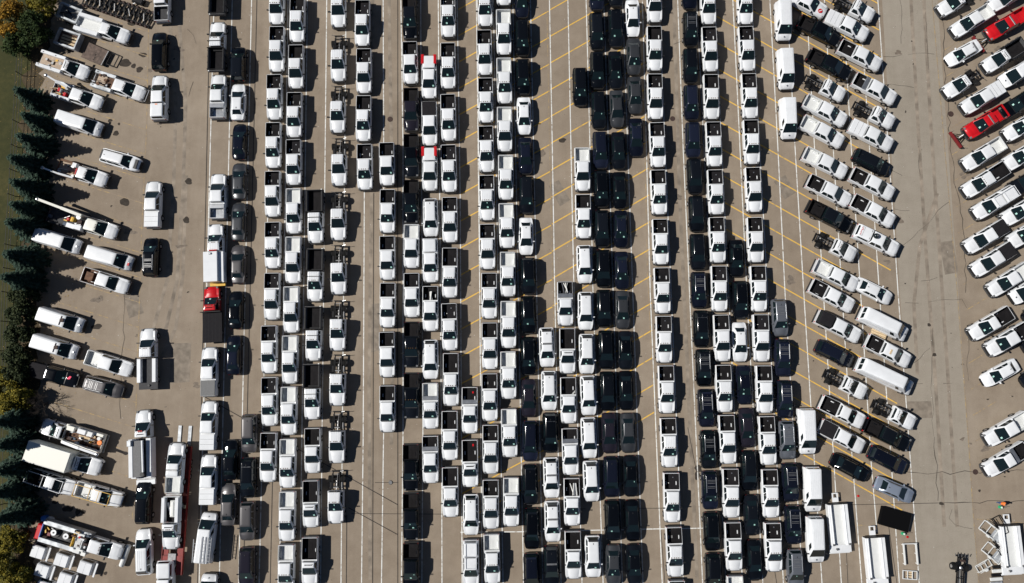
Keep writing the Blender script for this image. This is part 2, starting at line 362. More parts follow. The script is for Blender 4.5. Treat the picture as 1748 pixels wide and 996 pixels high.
def pickup(col="white", cab="crew", bed="open", bedcol="liner", blen=1.92, marks=False, box=None, load=None, ribs=False, W=2.03, sticker=True, rack=None, extra=None):
    clen = {"crew": 1.42, "ext": 1.05, "reg": .60}[cab]; xc = blen + .12; xw = xc + .06 + clen + 1.08; L = xw + 1.50; t = T(L); w = W / 2
    axles = (blen * .5 + .32, L - .98); R = .40; hz = 1.14
    if bed in ("open", "junk"):
        bk = [(0, .96, 1.34, w - .085, 1.35, 1.35), (.05, .985, 1.36, w - .085, 1.36, 1.36), (.06, .985, 1.36, w - .085, .78, .78), (blen, 1, 1.37, w - .085, .78, .78), (blen + .01, 1, 1.37, w - .085, 1.37, 1.37)]
    else:
        bk = [(0, .96, 1.34, w - .085, 1.35, 1.35), (.08, .985, 1.36, w - .085, 1.36, 1.36), (blen, 1, 1.37, w - .085, 1.37, 1.37)]
    keys = bk + [(xc + .02, 1, 1.36, w - .2, 1.36, 1.36), (xc + .1, 1, 1.28, w - .14, 1.26, 1.26), (xw - .2, 1, 1.25, w - .18, 1.22, 1.22), (xw + .03, .99, 1.24, w - .2, 1.23, 1.235), (xw + .12, .99, 1.24, w - .30, 1.26, 1.28),
                 (L - .9, .985, 1.19, w - .36, 1.235, 1.26), (L - .45, .965, 1.12, w - .40, 1.16, 1.18), (L - .2, .90, 1.05, w - .5, 1.08, 1.10), (L - .06, .81, .97, w - .56, .99, 1.0), (L, .72, .88, w - .6, .89, .89)]
    t.add("body", shell(keys, w, axles, R, .44), col, smooth=28)
    h = House(xc + .04, xw + .02, w - .06, xc + .12, xc + .16 + clen, w - .27, 1.24, 1.94, w - .09, w - .30)
    t.add("cowl_strip", B(xw + .02, xw + .11, -w * .74, w * .74, 1.2, 1.272), "plastic")
    cabi = t.add("cab", h.mb(), col, smooth=30)
    side = {"crew": [(.05, .36), (.40, .80)], "ext": [(.05, .26), (.30, .78)], "reg": [(.10, .70)]}[cab]
    h.glaze(t, side, sticker=sticker)
    common(t, L, W, axles, R, .27, hz, col, mirx=xw - .35, mirz=1.32, out=.04, bumper='bumper_grey')
    if bed in ("open", "junk"):
        mb = MB(); a, b, y = .07, blen - .005, w - .128
        mb.box(a, b, -y, y, .782, .80)
        for sg in (-1, 1):
            y0, y1 = sorted((sg * y, sg * (y - .025))); mb.box(a, b, y0, y1, .80, 1.34)
            y0, y1 = sorted((sg * (y - .025), sg * (y - .2))); mb.box(axles[0] - .42, axles[0] + .42, y0, y1, .80, 1.02, .05)
        mb.box(a, a + .03, -y + .03, y - .03, .80, 1.34); mb.box(b - .03, b, -y + .03, y - .03, .80, 1.34)
        n = 9
        for k in range(n):
            yy = -y * .8 + 1.6 * y * k / (n - 1); mb.box(a + .05, b - .05, yy - .03, yy + .03, .80, .813)
        t.add("bed_liner", mb, bedcol)
    elif bed == "cover":
        t.add("bed_cover", B(.03, blen + .06, -w + .10, w - .10, 1.375, 1.425, .03), bedcol)
        if bedcol == "white":
            for x in (blen * .36, blen * .70): t.add("cover_seam", B(x - .012, x + .012, -w + .16, w - .16, 1.42, 1.428), "plastic")
    elif bed == "cap":
        ch = House(.04, blen + .08, w - .07, .22, blen + .05, w - .22, 1.375, 1.93 if box != "tall" else 2.35)
        t.add("bed_cap", ch.mb(), bedcol if bedcol != "redcap" else "white", smooth=30)
        t.add("cap_window", MB().slab(ch.quad("r", .12, .88, .15, .8)), "glass")
        for sd in "ls": t.add("cap_window", MB().slab(ch.quad(sd, .12, .88, .25, .75)), "glass")
        if bedcol == "redcap":
            for sg in (-1, 1):
                y0, y1 = sorted((sg * (w + .004), sg * (w * .60))); t.add("cap_corner", B(.0, 1.4, y0, y1, 1.38, 1.965, .06), "red")
    if box == "chest": t.add("tool_chest", B(blen - .58, blen - .04, -w + .06, w - .06, 1.16, 1.44, .03), "alu")
    if box == "bar": t.add("light_bar", B(xc + .75, xc + .95, -w + .32, w - .32, 1.945, 2.03, .03), "steel")
    if marks:
        mb = MB()
        for y in (-.62, -.26, 0, .26, .62): mb.box(xc + .03 + clen, xc + .14 + clen, y - .045, y + .045, 1.945, 1.985)
        t.add("marker_light_strip", mb, "amber", cabi, kind="stuff")
    if ribs:
        mb = MB()
        for k in range(6): y = -.55 + .22 * k; mb.box(xc + .25, xc + clen - .05, y - .03, y + .03, 1.935, 1.962)
        t.add("roof_ribbing", mb, col, cabi, kind="stuff")
    if load == "plates":
        t.add("hitch_plate", B(.52, .66, .18, .30, .81, .88), "alu"); t.add("hitch_plate", B(blen - .75, blen - .68, -.38, -.26, .81, .90), "paper")
    if load == "bag": t.add("parts_bag", B(blen * .55, blen * .55 + .32, -.30, -.12, .81, .90, .02), "greycloth"); t.add("hitch_plate", B(.42, .52, -.5, -.4, .81, .90), "alu")
    if rack:
        mb = MB()
        for y in (-.72, .72):
            mb.bar((.2, y, 2.15), (xw + .3 if rack == "long" else xc + clen, y, 2.15), .06)
            for x in (.25, blen): mb.bar((x, y, 1.36), (x, y, 2.15), .06)
            if rack == "long": mb.bar((xw + .3, y, 2.15), (L - .05, y * 1.05, 1.2), .06)
        for x in (.25, blen, xc + clen) + ((xw + .3,) if rack == "long" else ()): mb.bar((x, -.72, 2.15), (x, .72, 2.15), .05)
        t.add("ladder_rack", mb, extra or "white")
    return centre(t)

def sedan(col="white"):
    L, W = 5.12, 1.92; t = T(L); w = W / 2
    keys = [(0, .72, .82, .4, .83, .84), (.12, .87, .94, .5, .97, .99), (.5, .95, 1.0, .6, 1.03, 1.05), (1.0, .99, 1.0, .7, 1.03, 1.05), (2.5, 1, .97, .75, .98, 1.0), (3.7, 1, .95, .66, .97, 1.01),
            (4.3, .97, .90, .6, .935, .965), (4.75, .90, .80, .5, .83, .86), (4.98, .80, .70, .42, .72, .73), (5.1, .64, .60, .35, .61, .61)]
    ax = (1.05, 4.05); t.add("body", shell(keys, w, ax, .33, .3), col, smooth=30)
    h = House(.62, 3.95, .80, 1.32, 2.92, .59, .95, 1.47, .83, .60)
    t.add("cab", h.mb(.12), col, smooth=30); h.glaze(t, [(.17, .46), (.49, .82)], rv=(.12, .92))
    common(t, L, W, ax, .33, .23, .80, col, nose=.3, bw=.58, tw=.52, tailz=(.58, .78), mirx=3.35, mirz=1.0, mirm=col)
    t.add("antenna_fin", B(1.42, 1.6, -.03, .03, 1.47, 1.53, .01), "plastic")
    return centre(t)
def suv(col="white", rails=False, bar=False, marks=False):
    L, W = 5.02, 2.0; t = T(L); w = W / 2
    keys = [(0, .80, 1.0, .5, 1.0, 1.0), (.15, .93, 1.10, .7, 1.1, 1.1), (.5, .98, 1.12, .75, 1.12, 1.12), (2.5, 1, 1.10, .8, 1.1, 1.12), (3.75, 1, 1.10, .70, 1.11, 1.15),
            (4.3, .97, 1.04, .62, 1.08, 1.11), (4.72, .90, .95, .52, .98, 1.0), (4.93, .80, .82, .45, .83, .84), (5.02, .68, .7, .4, .7, .7)]
    ax = (.98, 3.98); t.add("body", shell(keys, w, ax, .37, .34), col, smooth=30)
    h = House(.10, 3.95, .86, .42, 3.02, .65, 1.08, 1.74, .88, .66)
    c = t.add("cab", h.mb(.14), col, smooth=30); h.glaze(t, [(.04, .26), (.30, .53), (.56, .83)], rv=(.1, .9))
    common(t, L, W, ax, .37, .24, .96, col, nose=.26, bw=.62, tw=.62, tailz=(.75, .96), mirx=3.35, mirz=1.15, mirm=col)
    t.add("roof_spoiler", B(.34, .60, -.60, .60, 1.70, 1.745, .02), "plastic" if col == "white" else col, c)
    t.add("antenna_fin", B(.72, .9, -.03, .03, 1.74, 1.80, .01), "plastic")
    if rails:
        for y in (-.6, .6): t.add("roof_rail", B(.7, 2.7, y - .025, y + .025, 1.73, 1.80, .015), "alu")
        for x in (1.1, 1.3, 1.5, 1.9, 2.1): t.add("roof_slat", B(x - .03, x + .03, -.48, .48, 1.745, 1.775), "steel")
    if bar: t.add("light_bar", B(1.98, 2.22, -.62, .62, 1.75, 1.86, .03), "steel")
    if marks:
        mb = MB()
        for k in range(7): y = -.5 + k / 6; mb.box(1.0, 1.08, y - .02, y + .02, 1.745, 1.765)
        t.add("roof_stud_strip", mb, "alu")
    return centre(t)
def van(col="white", L=5.6, high=2.12, mark=None, hooded=.95):
    W = 2.02; t = T(L); w = W / 2; xf = L - hooded
    keys = [(0, .95, 1.2, .7, 1.2, 1.2), (.1, .985, 1.25, .8, 1.25, 1.25), (1, 1, 1.26, .8, 1.26, 1.26), (xf - .2, 1, 1.24, .75, 1.24, 1.25), (L - .55, .97, 1.14, .66, 1.17, 1.20), (L - .2, .91, 1.0, .6, 1.02, 1.03), (L - .06, .84, .86, .5, .86, .86), (L, .76, .74, .4, .74, .74)]
    ax = (1.15, L - .95); t.add("body", shell(keys, w, ax, .36, .38), col, smooth=30)
    h = House(.04, xf + .16, w - .04, .14, xf - .88, w - .17, 1.22, high, w - .07, w - .24)
    c = t.add("cab", h.mb(.11), col, smooth=30)
    f = t.add("windshield", MB().slab(h.quad("f", .035, .965, .02, .95)), "glass")
    t.add("window_sticker", MB().slab(h.quad("f", .74, .84, .72, .84), .018, 0), "sticker", f)
    q = (xf - 1.25) / (xf + .08)
    for sd, a, b in (("l", .03, 1 - q), ("s", q, .97)): t.add("side_window", MB().slab(h.quad(sd, a, b - .1 if sd == "s" else b, .15, .74)), "glass")
    for a, b in ((.1, .47), (.53, .9)): t.add("rear_window", MB().slab(h.quad("r", a, b, .25, .8)), "glass")
    mb = MB()
    for k in range(6):
        y = -.55 + .22 * k; mb.box(.5, xf - 1.1, y - .03, y + .03, high - .01, high + .022)
    t.add("roof_ribbing", mb, col, c, kind="stuff")
    common(t, L, W, ax, .36, .24, 1.0, col, nose=.2, tailz=(.85, 1.18), mirx=xf - .25, mirz=1.3, out=.05)
    t.add("hood_badge", MB().cyl((L - .42, 0, 1.12), (L - .42, 0, 1.18), .11, 12), "alu")
    if mark: t.add("hood_sign", B(L - .62, L - .30, -.35, .05, 1.10, 1.185), "red")
    return centre(t)
def cab_front(t, x0, cab="reg", ribs=True, col="white", W=2.03, rack=False, roofcol=None):
    """cab and hood of a truck whose cab back stands at x0; returns its length"""
    clen = {"crew": 1.45, "ext": 1.10, "reg": .62}[cab]; w = W / 2; xw = x0 + .06 + clen + 1.08; L = xw + 1.46; R = .42
    keys = [(x0, .98, 1.25, w - .2, 1.25, 1.25), (x0 + .1, 1, 1.28, w - .14, 1.26, 1.26), (xw - .2, 1, 1.25, w - .18, 1.22, 1.22), (xw + .03, .99, 1.25, w - .2, 1.24, 1.245), (xw + .12, .99, 1.26, w - .30, 1.28, 1.30),
            (L - .9, .985, 1.22, w - .36, 1.265, 1.29), (L - .45, .965, 1.15, w - .40, 1.19, 1.21), (L - .2, .90, 1.07, w - .5, 1.10, 1.12), (L - .06, .81, .99, w - .56, 1.01, 1.02), (L, .72, .90, w - .6, .91, .91)]
    t.add("body", shell(keys, w, (L - .95,), R, .46), col, smooth=28)
    h = House(x0 + .0, xw + .02, w - .06, x0 + .06, x0 + .12 + clen, w - .27, 1.24, 1.98, w - .09, w - .30)
    c = t.add("cab", h.mb(), roofcol or col, smooth=30)
    h.glaze(t, {"crew": [(.05, .36), (.40, .80)], "ext": [(.05, .26), (.30, .78)], "reg": [(.10, .70)]}[cab])
    if ribs:
        mb = MB()
        for k in range(6): y = -.55 + .22 * k; mb.box(x0 + .15, x0 + clen - .06, y - .03, y + .03, 1.975, 2.005)
        t.add("roof_ribbing", mb, col, c, kind="stuff")
    mb = MB()
    for y in (-.6, -.2, 0, .2, .6): mb.box(x0 + clen + .0, x0 + clen + .1, y - .045, y + .045, 1.985, 2.02)
    t.add("marker_light_strip", mb, "amber", c, kind="stuff")
    for sg in (1, -1): wheel_at(t, L - .95, sg * (w - .125), R, .27)
    for sg in (1, -1):
        y0, y1 = sorted((sg * .60, sg * .86)); t.add("headlight", B(L - .3, L - .04, y0, y1, .98, 1.17, .04), "lamp_clear")
        y0, y1 = sorted((sg * (w - .06), sg * (w + .3))); t.add("side_mirror", B(xw - .42, xw - .3, y0, y1, 1.24, 1.5, .03), "plastic")
    t.add("grille", bumper_shape(L, .94, .05, .60, .95), "plastic")
    t.add("front_bumper", bumper_shape(L, .99, .10, .38, .60), "bumper_grey")
    if rack: t.add("cab_rack", MB().bar((x0 + .68, -.95, 2.08), (x0 + .68, .95, 2.08), .07).bar((x0 + .68, -.95, 1.3), (x0 + .68, -.95, 2.08), .05).bar((x0 + .68, .95, 1.3), (x0 + .68, .95, 2.08), .05), "frame_black")
    return L
def chassis(t, x1, dual=True, x0=0.0, ax=.95):
    for y in (-.42, .42): t.add("frame_rail", B(x0, x1 + .3, y - .05, y + .05, .62, .84), "frame_black")
    mb = MB()
    for k in range(6):
        x = x0 + .08 + (x1 - x0 - .1) * k / 5; mb.box(x - .05, x + .05, -.37, .37, .66, .80)
    t.add("cross_member", mb, "frame_black")
    t.add("rear_axle", MB().cyl((ax, -.75, .46), (ax, .75, .46), .09, 8).ball((ax, 0, .46), .24, .2, .22), "frame_black")
    for sg in (1, -1):
        for y in ((.62, .90) if dual else (.82,)): wheel_at(t, ax, sg * y, .42, .25)
        mb = MB()
        for k in range(3): mb.bar((ax - .65, sg * .54, .60 + .05 * k), (ax + .65, sg * .54, .60 + .05 * k), .08, .03)
        t.add("leaf_spring", mb, "frame_black")
def chassis_cab(cab="reg", xl=2.3):
    t = T(0); chassis(t, xl, ax=.95)
    L = cab_front(t, xl, cab); t.L = L
    t.add("fuel_tank", B(xl - 1.0, xl - .15, -.86, -.50, .45, .82, .06), "frame_black")
    t.add("air_tank", MB().cyl((xl - .9, .66, .6), (xl - .2, .66, .6), .15, 10), "steel")
    t.add("drive_shaft", MB().cyl((1.1, 0, .6), (xl + .2, 0, .72), .06, 8), "steel")
    t.add("hitch_plate", B(-.05, .06, -.6, .6, .5, .72), "frame_black")
    t.add("wire_loom", MB().bar((.2, .2, .88), (xl - .2, .1, .88), .05).bar((.35, -.3, .88), (.35, .3, .88), .06).bar((xl - .35, -.35, .88), (xl - .35, .3, .9), .08), "steel")
    for sg in (1, -1): t.add("taillight", MB().bar((.05, sg * .5, .8), (-.02, sg * .95, .95), .05), "steel")
    return centre(t)
def dump_truck(cab="ext", bl=2.75, rack=True):
    t = T(0); x1 = bl + .08; chassis(t, x1, ax=1.0); L = cab_front(t, x1, cab, rack=rack); t.L = L
    mb = MB(); w = 1.12
    mb.box(.0, bl, -w, w, .90, .98)
    t.add("bed_floor", mb, "liner")
    for sg in (1, -1):
        y0, y1 = sorted((sg * (w - .26), sg * w)); t.add("bed_side", B(.0, bl, y0, y1, .98, 1.55, .05), "fold")
        for k in range(4): x = .25 + (bl - .5) * k / 3; t.add("side_stake", B(x - .05, x + .05, *sorted((sg * w, sg * (w + .05))), .92, 1.5), "frame_black")
        t.add("bed_side_rail", B(.0, bl, *sorted((sg * (w - .20), sg * (w - .06))), 1.55, 1.62), "frame_black")
    t.add("tailgate", B(-.08, 0, -w + .02, w - .02, .92, 1.5, .02), "fold")
    t.add("headboard", B(bl - .08, bl, -w + .02, w - .02, .98, 1.85, .02), "frame_black")
    t.add("tarp_roller", MB().cyl((.06, -w + .05, 1.68), (.06, w - .05, 1.68), .05, 8), "frame_black")
    t.add("rear_lamp", B(-.14, -.02, .82, 1.0, 1.4, 1.56, .02), "paper")
    t.add("front_flange", B(bl - .3, bl - .08, -w + .3, w - .3, .985, 1.2, .03), "frame_black")
    return centre(t)

# ------------------------------------------------------------------ ground, lines, joints
def sheet(name, pts, m, z, sub=False):
    mb = MB(); mb.add([(p[0], p[1], 0) for p in pts], [tuple(range(len(pts)))]); return mkobj(name, mb.mesh(name, m), (0, 0, z), kind="structure")
sheet("parking_lot", [(-700, -700), (700, -700), (700, 700), (-700, 700)], "pavement", 0)
def ragged(pts, n=9, amp=.8, seed=1):
    rq = random.Random(seed); out = []
    for a, b in zip(pts, pts[1:]):
        m = n if abs(a[0]) < 200 and abs(b[0]) < 200 else 1
        for q in range(m): u = q / m; g = rq.uniform(-amp, amp) if q else 0; out.append((a[0] + (b[0] - a[0]) * u + g, a[1] + (b[1] - a[1]) * u))
    return out + [pts[-1]]
def P2(px, py, z=0): v = at(px, py, z); return (v.x, v.y)
sheet("drive_lane", [P2(1502, -60), P2(1596, -60), P2(1636, 498), P2(1674, 1060), P2(1574, 1060), P2(1536, 498)], "concrete", .004)
sheet("soil_strip", ragged([(-400, 260), P2(92, -160), P2(96, -20), P2(78, 90), P2(66, 180), P2(72, 330), P2(60, 470), P2(62, 600), P2(60, 720), P2(50, 860), P2(56, 960), P2(64, 1100), (-400, -260)], 10, .7, 3), "soil", .004)
sheet("grass_field", ragged([(-700, 690), P2(52, -400), P2(66, -20), P2(48, 90), P2(38, 180), P2(40, 330), P2(26, 470), P2(28, 600), P2(26, 720), P2(22, 860), P2(30, 960), P2(32, 1300), (-700, -690)], 9, .9, 4), "grass", .008)
LAY = [0]                                                     # every flat mark gets its own thin layer
def ribbon(name, pix, wd, m, z=.012, jit=0.0, seed=0):
    """painted line, joint or crack along photo points; wd in metres"""
    LAY[0] += 1; z += LAY[0] * 4e-6; rnd = random.Random(seed); pts = [Vector(P2(*p)) for p in pix]
    if jit:
        q = [pts[0]]
        for a, b in zip(pts, pts[1:]):
            n = max(1, int((b - a).length / .9)); d = (b - a); pr = Vector((-d.y, d.x)).normalized()
            q += [a + d * (k / n) + pr * rnd.uniform(-jit, jit) for k in range(1, n)] + [b]
        pts = q
    else:
        q = [pts[0]]
        for a, b in zip(pts, pts[1:]):
            n = max(1, int((b - a).length / 3)); q += [a.lerp(b, k / n) for k in range(1, n + 1)]
        pts = q
    vs, fs = [], []
    for i, p in enumerate(pts):
        d = (pts[min(i + 1, len(pts) - 1)] - pts[max(i - 1, 0)]).normalized(); pr = Vector((-d.y, d.x))
        ww = wd * (rnd.uniform(.35, 1.2) if jit else 1) / 2
        vs += [(p.x + pr.x * ww, p.y + pr.y * ww, 0), (p.x - pr.x * ww, p.y - pr.y * ww, 0)]
        if i: fs.append((2 * i - 2, 2 * i - 1, 2 * i + 1, 2 * i))
    return mkobj(name, MB().add(vs, fs).mesh(name, m), (0, 0, z), kind="structure")
WHITE = ["366 -20 340 996", "397 -20 374 1010", "430 -20 407 1010", "466 -20 442 1010", "492 -20 477 1010", "525 -20 512 1010", "558 -20 547 1010", "591 -20 582 1010",
 "622 320 620 748 617 1010", "654 -20 655 240 655 730 651 1010", "684 -20 688 250 688 740 685 1010", "718 -20 722 740 720 1010", "748 -20 754 800 754.5 1010", "780 -20 785.5 330 789 1010",
 "813 -20 819 500 823 1010", "842 -20 859 1010", "875 -20 894 1010", "905 -20 927 1010", "937.5 -20 942.8 250 947 500 958 1010", "969 -20 974.6 250 979 463 994 1010",
 "1000 -20 1007 250 1012 491 1030 1010", "1030 -20 1063 1010", "1062 -20 1098 1010", "1096 -20 1110 500 1131 1010", "1124 -20 1167 1010", "1156 -20 1166 250 1177 500 1200 1010",
 "1188 -20 1240 1010", "1219 -20 1268 1010", "1250 -20 1263 250 1277 543 1303 1010", "1282 -20 1338 1010", "1313 -20 1327.7 250 1340 500 1371 1010", "1342 -20 1357 250 1372 500 1404 1010",
 "1375 -20 1390 246 1404 476 1437 1010", "1406 -20 1420 215 1434 448 1454 773 1472 1010", "1437 -20 1453 250 1469 500 1487 790 1497 909", "1466 -20 1484 250 1503 528 1523 814 1536 1010",
 "1497 -20 1517 262 1533 500 1553 773 1570 1010", "786 909 894 908 1131 903 1200 902"]
def pairs(s):
    v = [float(a) for a in s.split()]; return list(zip(v[::2], v[1::2]))
for s in WHITE: ribbon("parking_line", pairs(s), .125, "line_white", .012)
def ycross(x, y): return (x, y)
for k in range(-2, 21):                                     # yellow bays between the middle columns
    y = 17.6 + 45.1 * k * (1 + .0016 * k); x0, x1 = 783 + k * .25, 936 + k * .6
    ribbon("bay_line", [(x0, y + (940 - x0) * .565), (x1, y + 2)], .15, "line_yellow", .008) if y + (940 - x0) * .565 < 910 else None
    x0, x1 = 938 + k * .5, 1097 + k * 1.2
    if -80 < y < 830: ribbon("bay_line", [(x0, y), (x1, y + (940 - x1) * .572)], .15, "line_yellow", .008)
for k in range(-8, 12):                                     # yellow bays under the slanted file
    y = 263 + 44.3 * k; a, b = 1232 + k * 2.6 - 12, 1516 + k * 2.2
    ribbon("bay_line", [(a, y + (a - 1325.7) * .56), (b, y + (b - 1325.7) * .565)], .15, "line_yellow", .008)
ribbon("bay_line", [(933, -20), (938, 250), (944, 500), (948, 640)], .08, "line_faded", .0085)
ribbon("bay_line", [(1094, -20), (1100, 200), (1105, 460), (1117, 700), (1126, 900)], .08, "line_faded", .0085)
ribbon("bay_line", [(1588, -20), (1591, 0), (1612, 248), (1634, 498), (1652.6, 748), (1661, 876), (1672, 1010)], .10, "line_faded", .014)
for k in range(0, 17):
    y = 42 + 44.5 * k; x = 1604 + y * .08
    ribbon("bay_line", [(x, y), (x + 40, y - 24)], .10, "line_faded", .008)
ribbon("bay_line", [(256, -20), (253.6, 45), (250, 226), (242, 390), (232, 700), (226, 890)], .10, "line_faded", .008)
for k in range(0, 21):
    y = 860 - 43.2 * k * (1 - .001 * k); x = 227 + (890 - y) * .033
    ribbon("bay_line", [(x - 150, y - 47), (x, y)], .11, "line_faded", .009)
ribbon("bay_line", [(1661, 886), (1748, 893)], .10, "line_faded", .008)
ribbon("bay_line", [(1405, 897), (1478, 897)], .10, "line_faded", .008)
JOINTS = ["359 -20 337 1010", "439 -20 415 1010", "466 780 461 1010", "592 880 591 1010", "679 -20 679 1010", "638 330 636 1010", "350 678 679 862", "595 867 679 913",
          "600 877 760 878", "640 824 680 824", "1128 905 1136 1010", "1517 900 1533 1010", "1443 905 1448 1010", "1320 960 1328 1010", "1452 862 1600 859", "968 870 1000 869", "1090 868 1130 868", "1174 730 1190 812"]
for i, s in enumerate(JOINTS): ribbon("pavement_joint", pairs(s), .10 if i < 8 else .07, "joint", .0165)
CRACKS = ["1536 0 1540 50 1538 75", "1508 97 1540 94", "1550 94 1595 93", "1526 357 1552 360", "1540 420 1620 345", "1545 517 1568 518", "1585 516 1642 511 1650 526", "1648 500 1645 400 1628 300 1612 120 1608 20",
          "1595 746 1596 780 1599 810 1601 855", "1545 806 1596 808 1660 806 1748 803", "1600 859 1660 858 1748 855", "1592 560 1590 650 1594 745", "1653 560 1653 650", "1560 620 1588 594", "1560 656 1575 655", "1610 655 1625 655", "1625 870 1620 885 1630 896 1660 903",
          "1520 290 1540 300", "1580 20 1585 120", "212 500 210 590 207 650 206 715", "1510 145 1560 150", "1572 480 1600 474", "320 50 330 60 335 75", "1165 70 1150 76", "1155 700 1166 690", "330 140 322 165", "1568 250 1571 300"]
for i, s in enumerate(CRACKS): ribbon("pavement_crack", pairs(s), .09 if i in (8, 9, 10, 7) else .05, "crack", .0165, jit=.22, seed=i)
def blob(name, px, py, rx, ry, m, z, seed, rough=.25):
    LAY[0] += 1; z += LAY[0] * 4e-6; rnd = random.Random(seed); c = at(px, py); n = 22; a0 = rnd.uniform(0, 6.28); ph = [rnd.uniform(0, 6.28) for _ in range(3)]
    vs = []
    for k in range(n):
        a = 2 * math.pi * k / n; r = 1 + rough * (.5 * math.sin(2 * a + ph[0]) + .35 * math.sin(3 * a + ph[1]) + .25 * math.sin(5 * a + ph[2]))
        vs.append((rx * r * math.cos(a), ry * r * math.sin(a), 0))
    return mkobj(name, MB().add(vs, [tuple(range(n))]).mesh(name, m), (c.x, c.y, z), kind="structure")
for i, (x, y, a, b) in enumerate([(214, 108, .85, .5), (228, 113, .35, .3), (238, 119, .45, .4), (224, 40, .55, .4), (188, 206, .28, .24), (203, 212, .18, .16), (198, 228, .42, .32), (116, 869, .65, .4), (133, 874, .35, .42), (142, 874, .3, .3),
        (93, 858, .3, .22), (244, 94, .6, .3), (213, 345, .7, .5), (322, 310, .5, .4), (318, 376, .45, .4), (165, 558, .7, .35), (1607, 860, .3, .2), (1672, 838, .18, .15), (1586, 555, .25, .2), (1595, 606, .3, .2), (1192, 800, .5, .4), (150, 862, .2, .15), (560, 866, .1, .14), (960, 240, .5, .3), (1190, 812, .35, .5), (180, 979, .25, .2)]):
    blob("oil_stain", x, y, a, b, "oil", .0065, i)
rs = random.Random(77)
mat("track", (0.238, 0.198, 0.155), 0.95, noise=0.35, nscale=.8)
mat("patch", (0.205, 0.172, 0.136), 0.95, noise=0.3, nscale=1.2)
mat("faint_stain", (0.160, 0.130, 0.102), 0.9, noise=0.3, nscale=3)
for i in range(70):
    q = rs.random()
    if q < .30: x, y = rs.uniform(1640, 1745), rs.uniform(60, 780)
    elif q < .55: x, y = rs.uniform(100, 340), rs.uniform(60, 900)
    elif q < .75: x, y = rs.uniform(1390, 1540), rs.uniform(20, 830)
    else: x, y = rs.uniform(600, 1350), rs.uniform(20, 980)
    a = rs.uniform(.15, .75); blob("faint_stain", x, y, a, a * rs.uniform(.4, .9), "faint_stain", .0068, 300 + i, .6)
for i in range(80):                                          # oil drips under engines and in bays
    x, y = (rs.uniform(1385, 1560), rs.uniform(10, 840)) if i % 3 == 0 else (rs.uniform(1620, 1740), rs.uniform(10, 820)) if i % 3 == 1 else (rs.uniform(95, 330), rs.uniform(10, 960))
    blob("oil_drip", x, y, rs.uniform(.05, .16), rs.uniform(.05, .16), "oil", .0072, 600 + i, .5)
for i, (pts, wd) in enumerate([("290 40 300 180 296 330 285 480 262 560", .45), ("306 40 317 180 312 330 302 480 280 575", .45), ("262 640 300 560 312 470 318 300", .45), ("1555 0 1566 200 1580 420 1596 640 1612 900", .45), ("1577 0 1588 200 1603 420 1618 640 1634 900", .45), ("1600 330 1570 420 1560 520 1566 640", .45), ("636 0 634 330 630 660 632 990", .45), ("664 0 668 240 672 500 668 760", .45), ("1150 0 1160 330 1172 600 1190 990", .45), ("1240 520 1330 560 1400 640", .0)]):
    if wd: ribbon("tyre_track", pairs(pts), wd, "track", .0045 + .0002 * i, seed=i)
for i, (x, y, a, b, an) in enumerate([(308, 620, 1.3, 2.6, 0), (228, 520, 1.0, 1.6, .3), (1570, 700, 1.6, 1.1, 0), (1620, 440, .9, 2.2, .1), (640, 560, .6, 3.2, 0), (955, 330, .8, 1.6, .5), (1340, 320, .9, 1.4, .5)]):
    c = at(x, y); mkobj("pavement_patch", MB().add([(-a, -b, 0), (a, -b * .93, 0), (a * .96, b, 0), (-a, b * .97, 0)], [(0, 1, 2, 3)]).mesh("pavement_patch", "patch"), (c.x, c.y, .0043), an, kind="structure")
v, f, v2, f2 = [], [], [], []
for i in range(2600):
    p = at(rs.uniform(70, 1760), rs.uniform(-10, 1006)); a = rs.uniform(0, 6.28); l = rs.uniform(.015, .05); V, Fc = (v, f) if i % 3 else (v2, f2); k0 = len(V)
    for q in range(4): V.append((p.x + l * math.cos(a + q * 1.57), p.y + l * math.sin(a + q * 1.57) * .7, .019))
    Fc.append((k0, k0 + 1, k0 + 2, k0 + 3))
for V, Fc, m in ((v, f, "crack"), (v2, f2, "paper")):
    me = bpy.data.meshes.new("pavement_grit"); me.from_pydata(V, [], Fc); me.materials.append(M[m]); mkobj("pavement_grit", me, kind="stuff", label="small grit and litter specks scattered over the pavement")
for x, y, r in ((666, 204, .36), (1623, 195, .38), (1665, 806, .34), (1148, 203, .34)):
    c = at(x, y); mkobj("manhole_cover", MB().cyl((0, 0, -.02), (0, 0, .022), r, 20).cyl((0, 0, .02), (0, 0, .03), r * .8, 20).mesh("manhole_cover", "iron"), (c.x, c.y, 0),
                        label={666: "rusty round manhole cover in the bare lane beside the mixed black and white row", 1623: "rusty round manhole cover below the red pickup with a plow", 1665: "dark manhole cover on the long crack across the drive lane", 1148: "small manhole cover in the lane beside the long black SUV row"}[x], category="manhole cover", group="manhole covers")
c = at(667, 824); mkobj("drain_cap", MB().cyl((0, 0, 0), (0, 0, .12), .3, 14, .2).mesh("drain_cap", "steel"), (c.x, c.y, 0), label="small bright metal drain cap on the joint in the bare lane", category="drain cap")

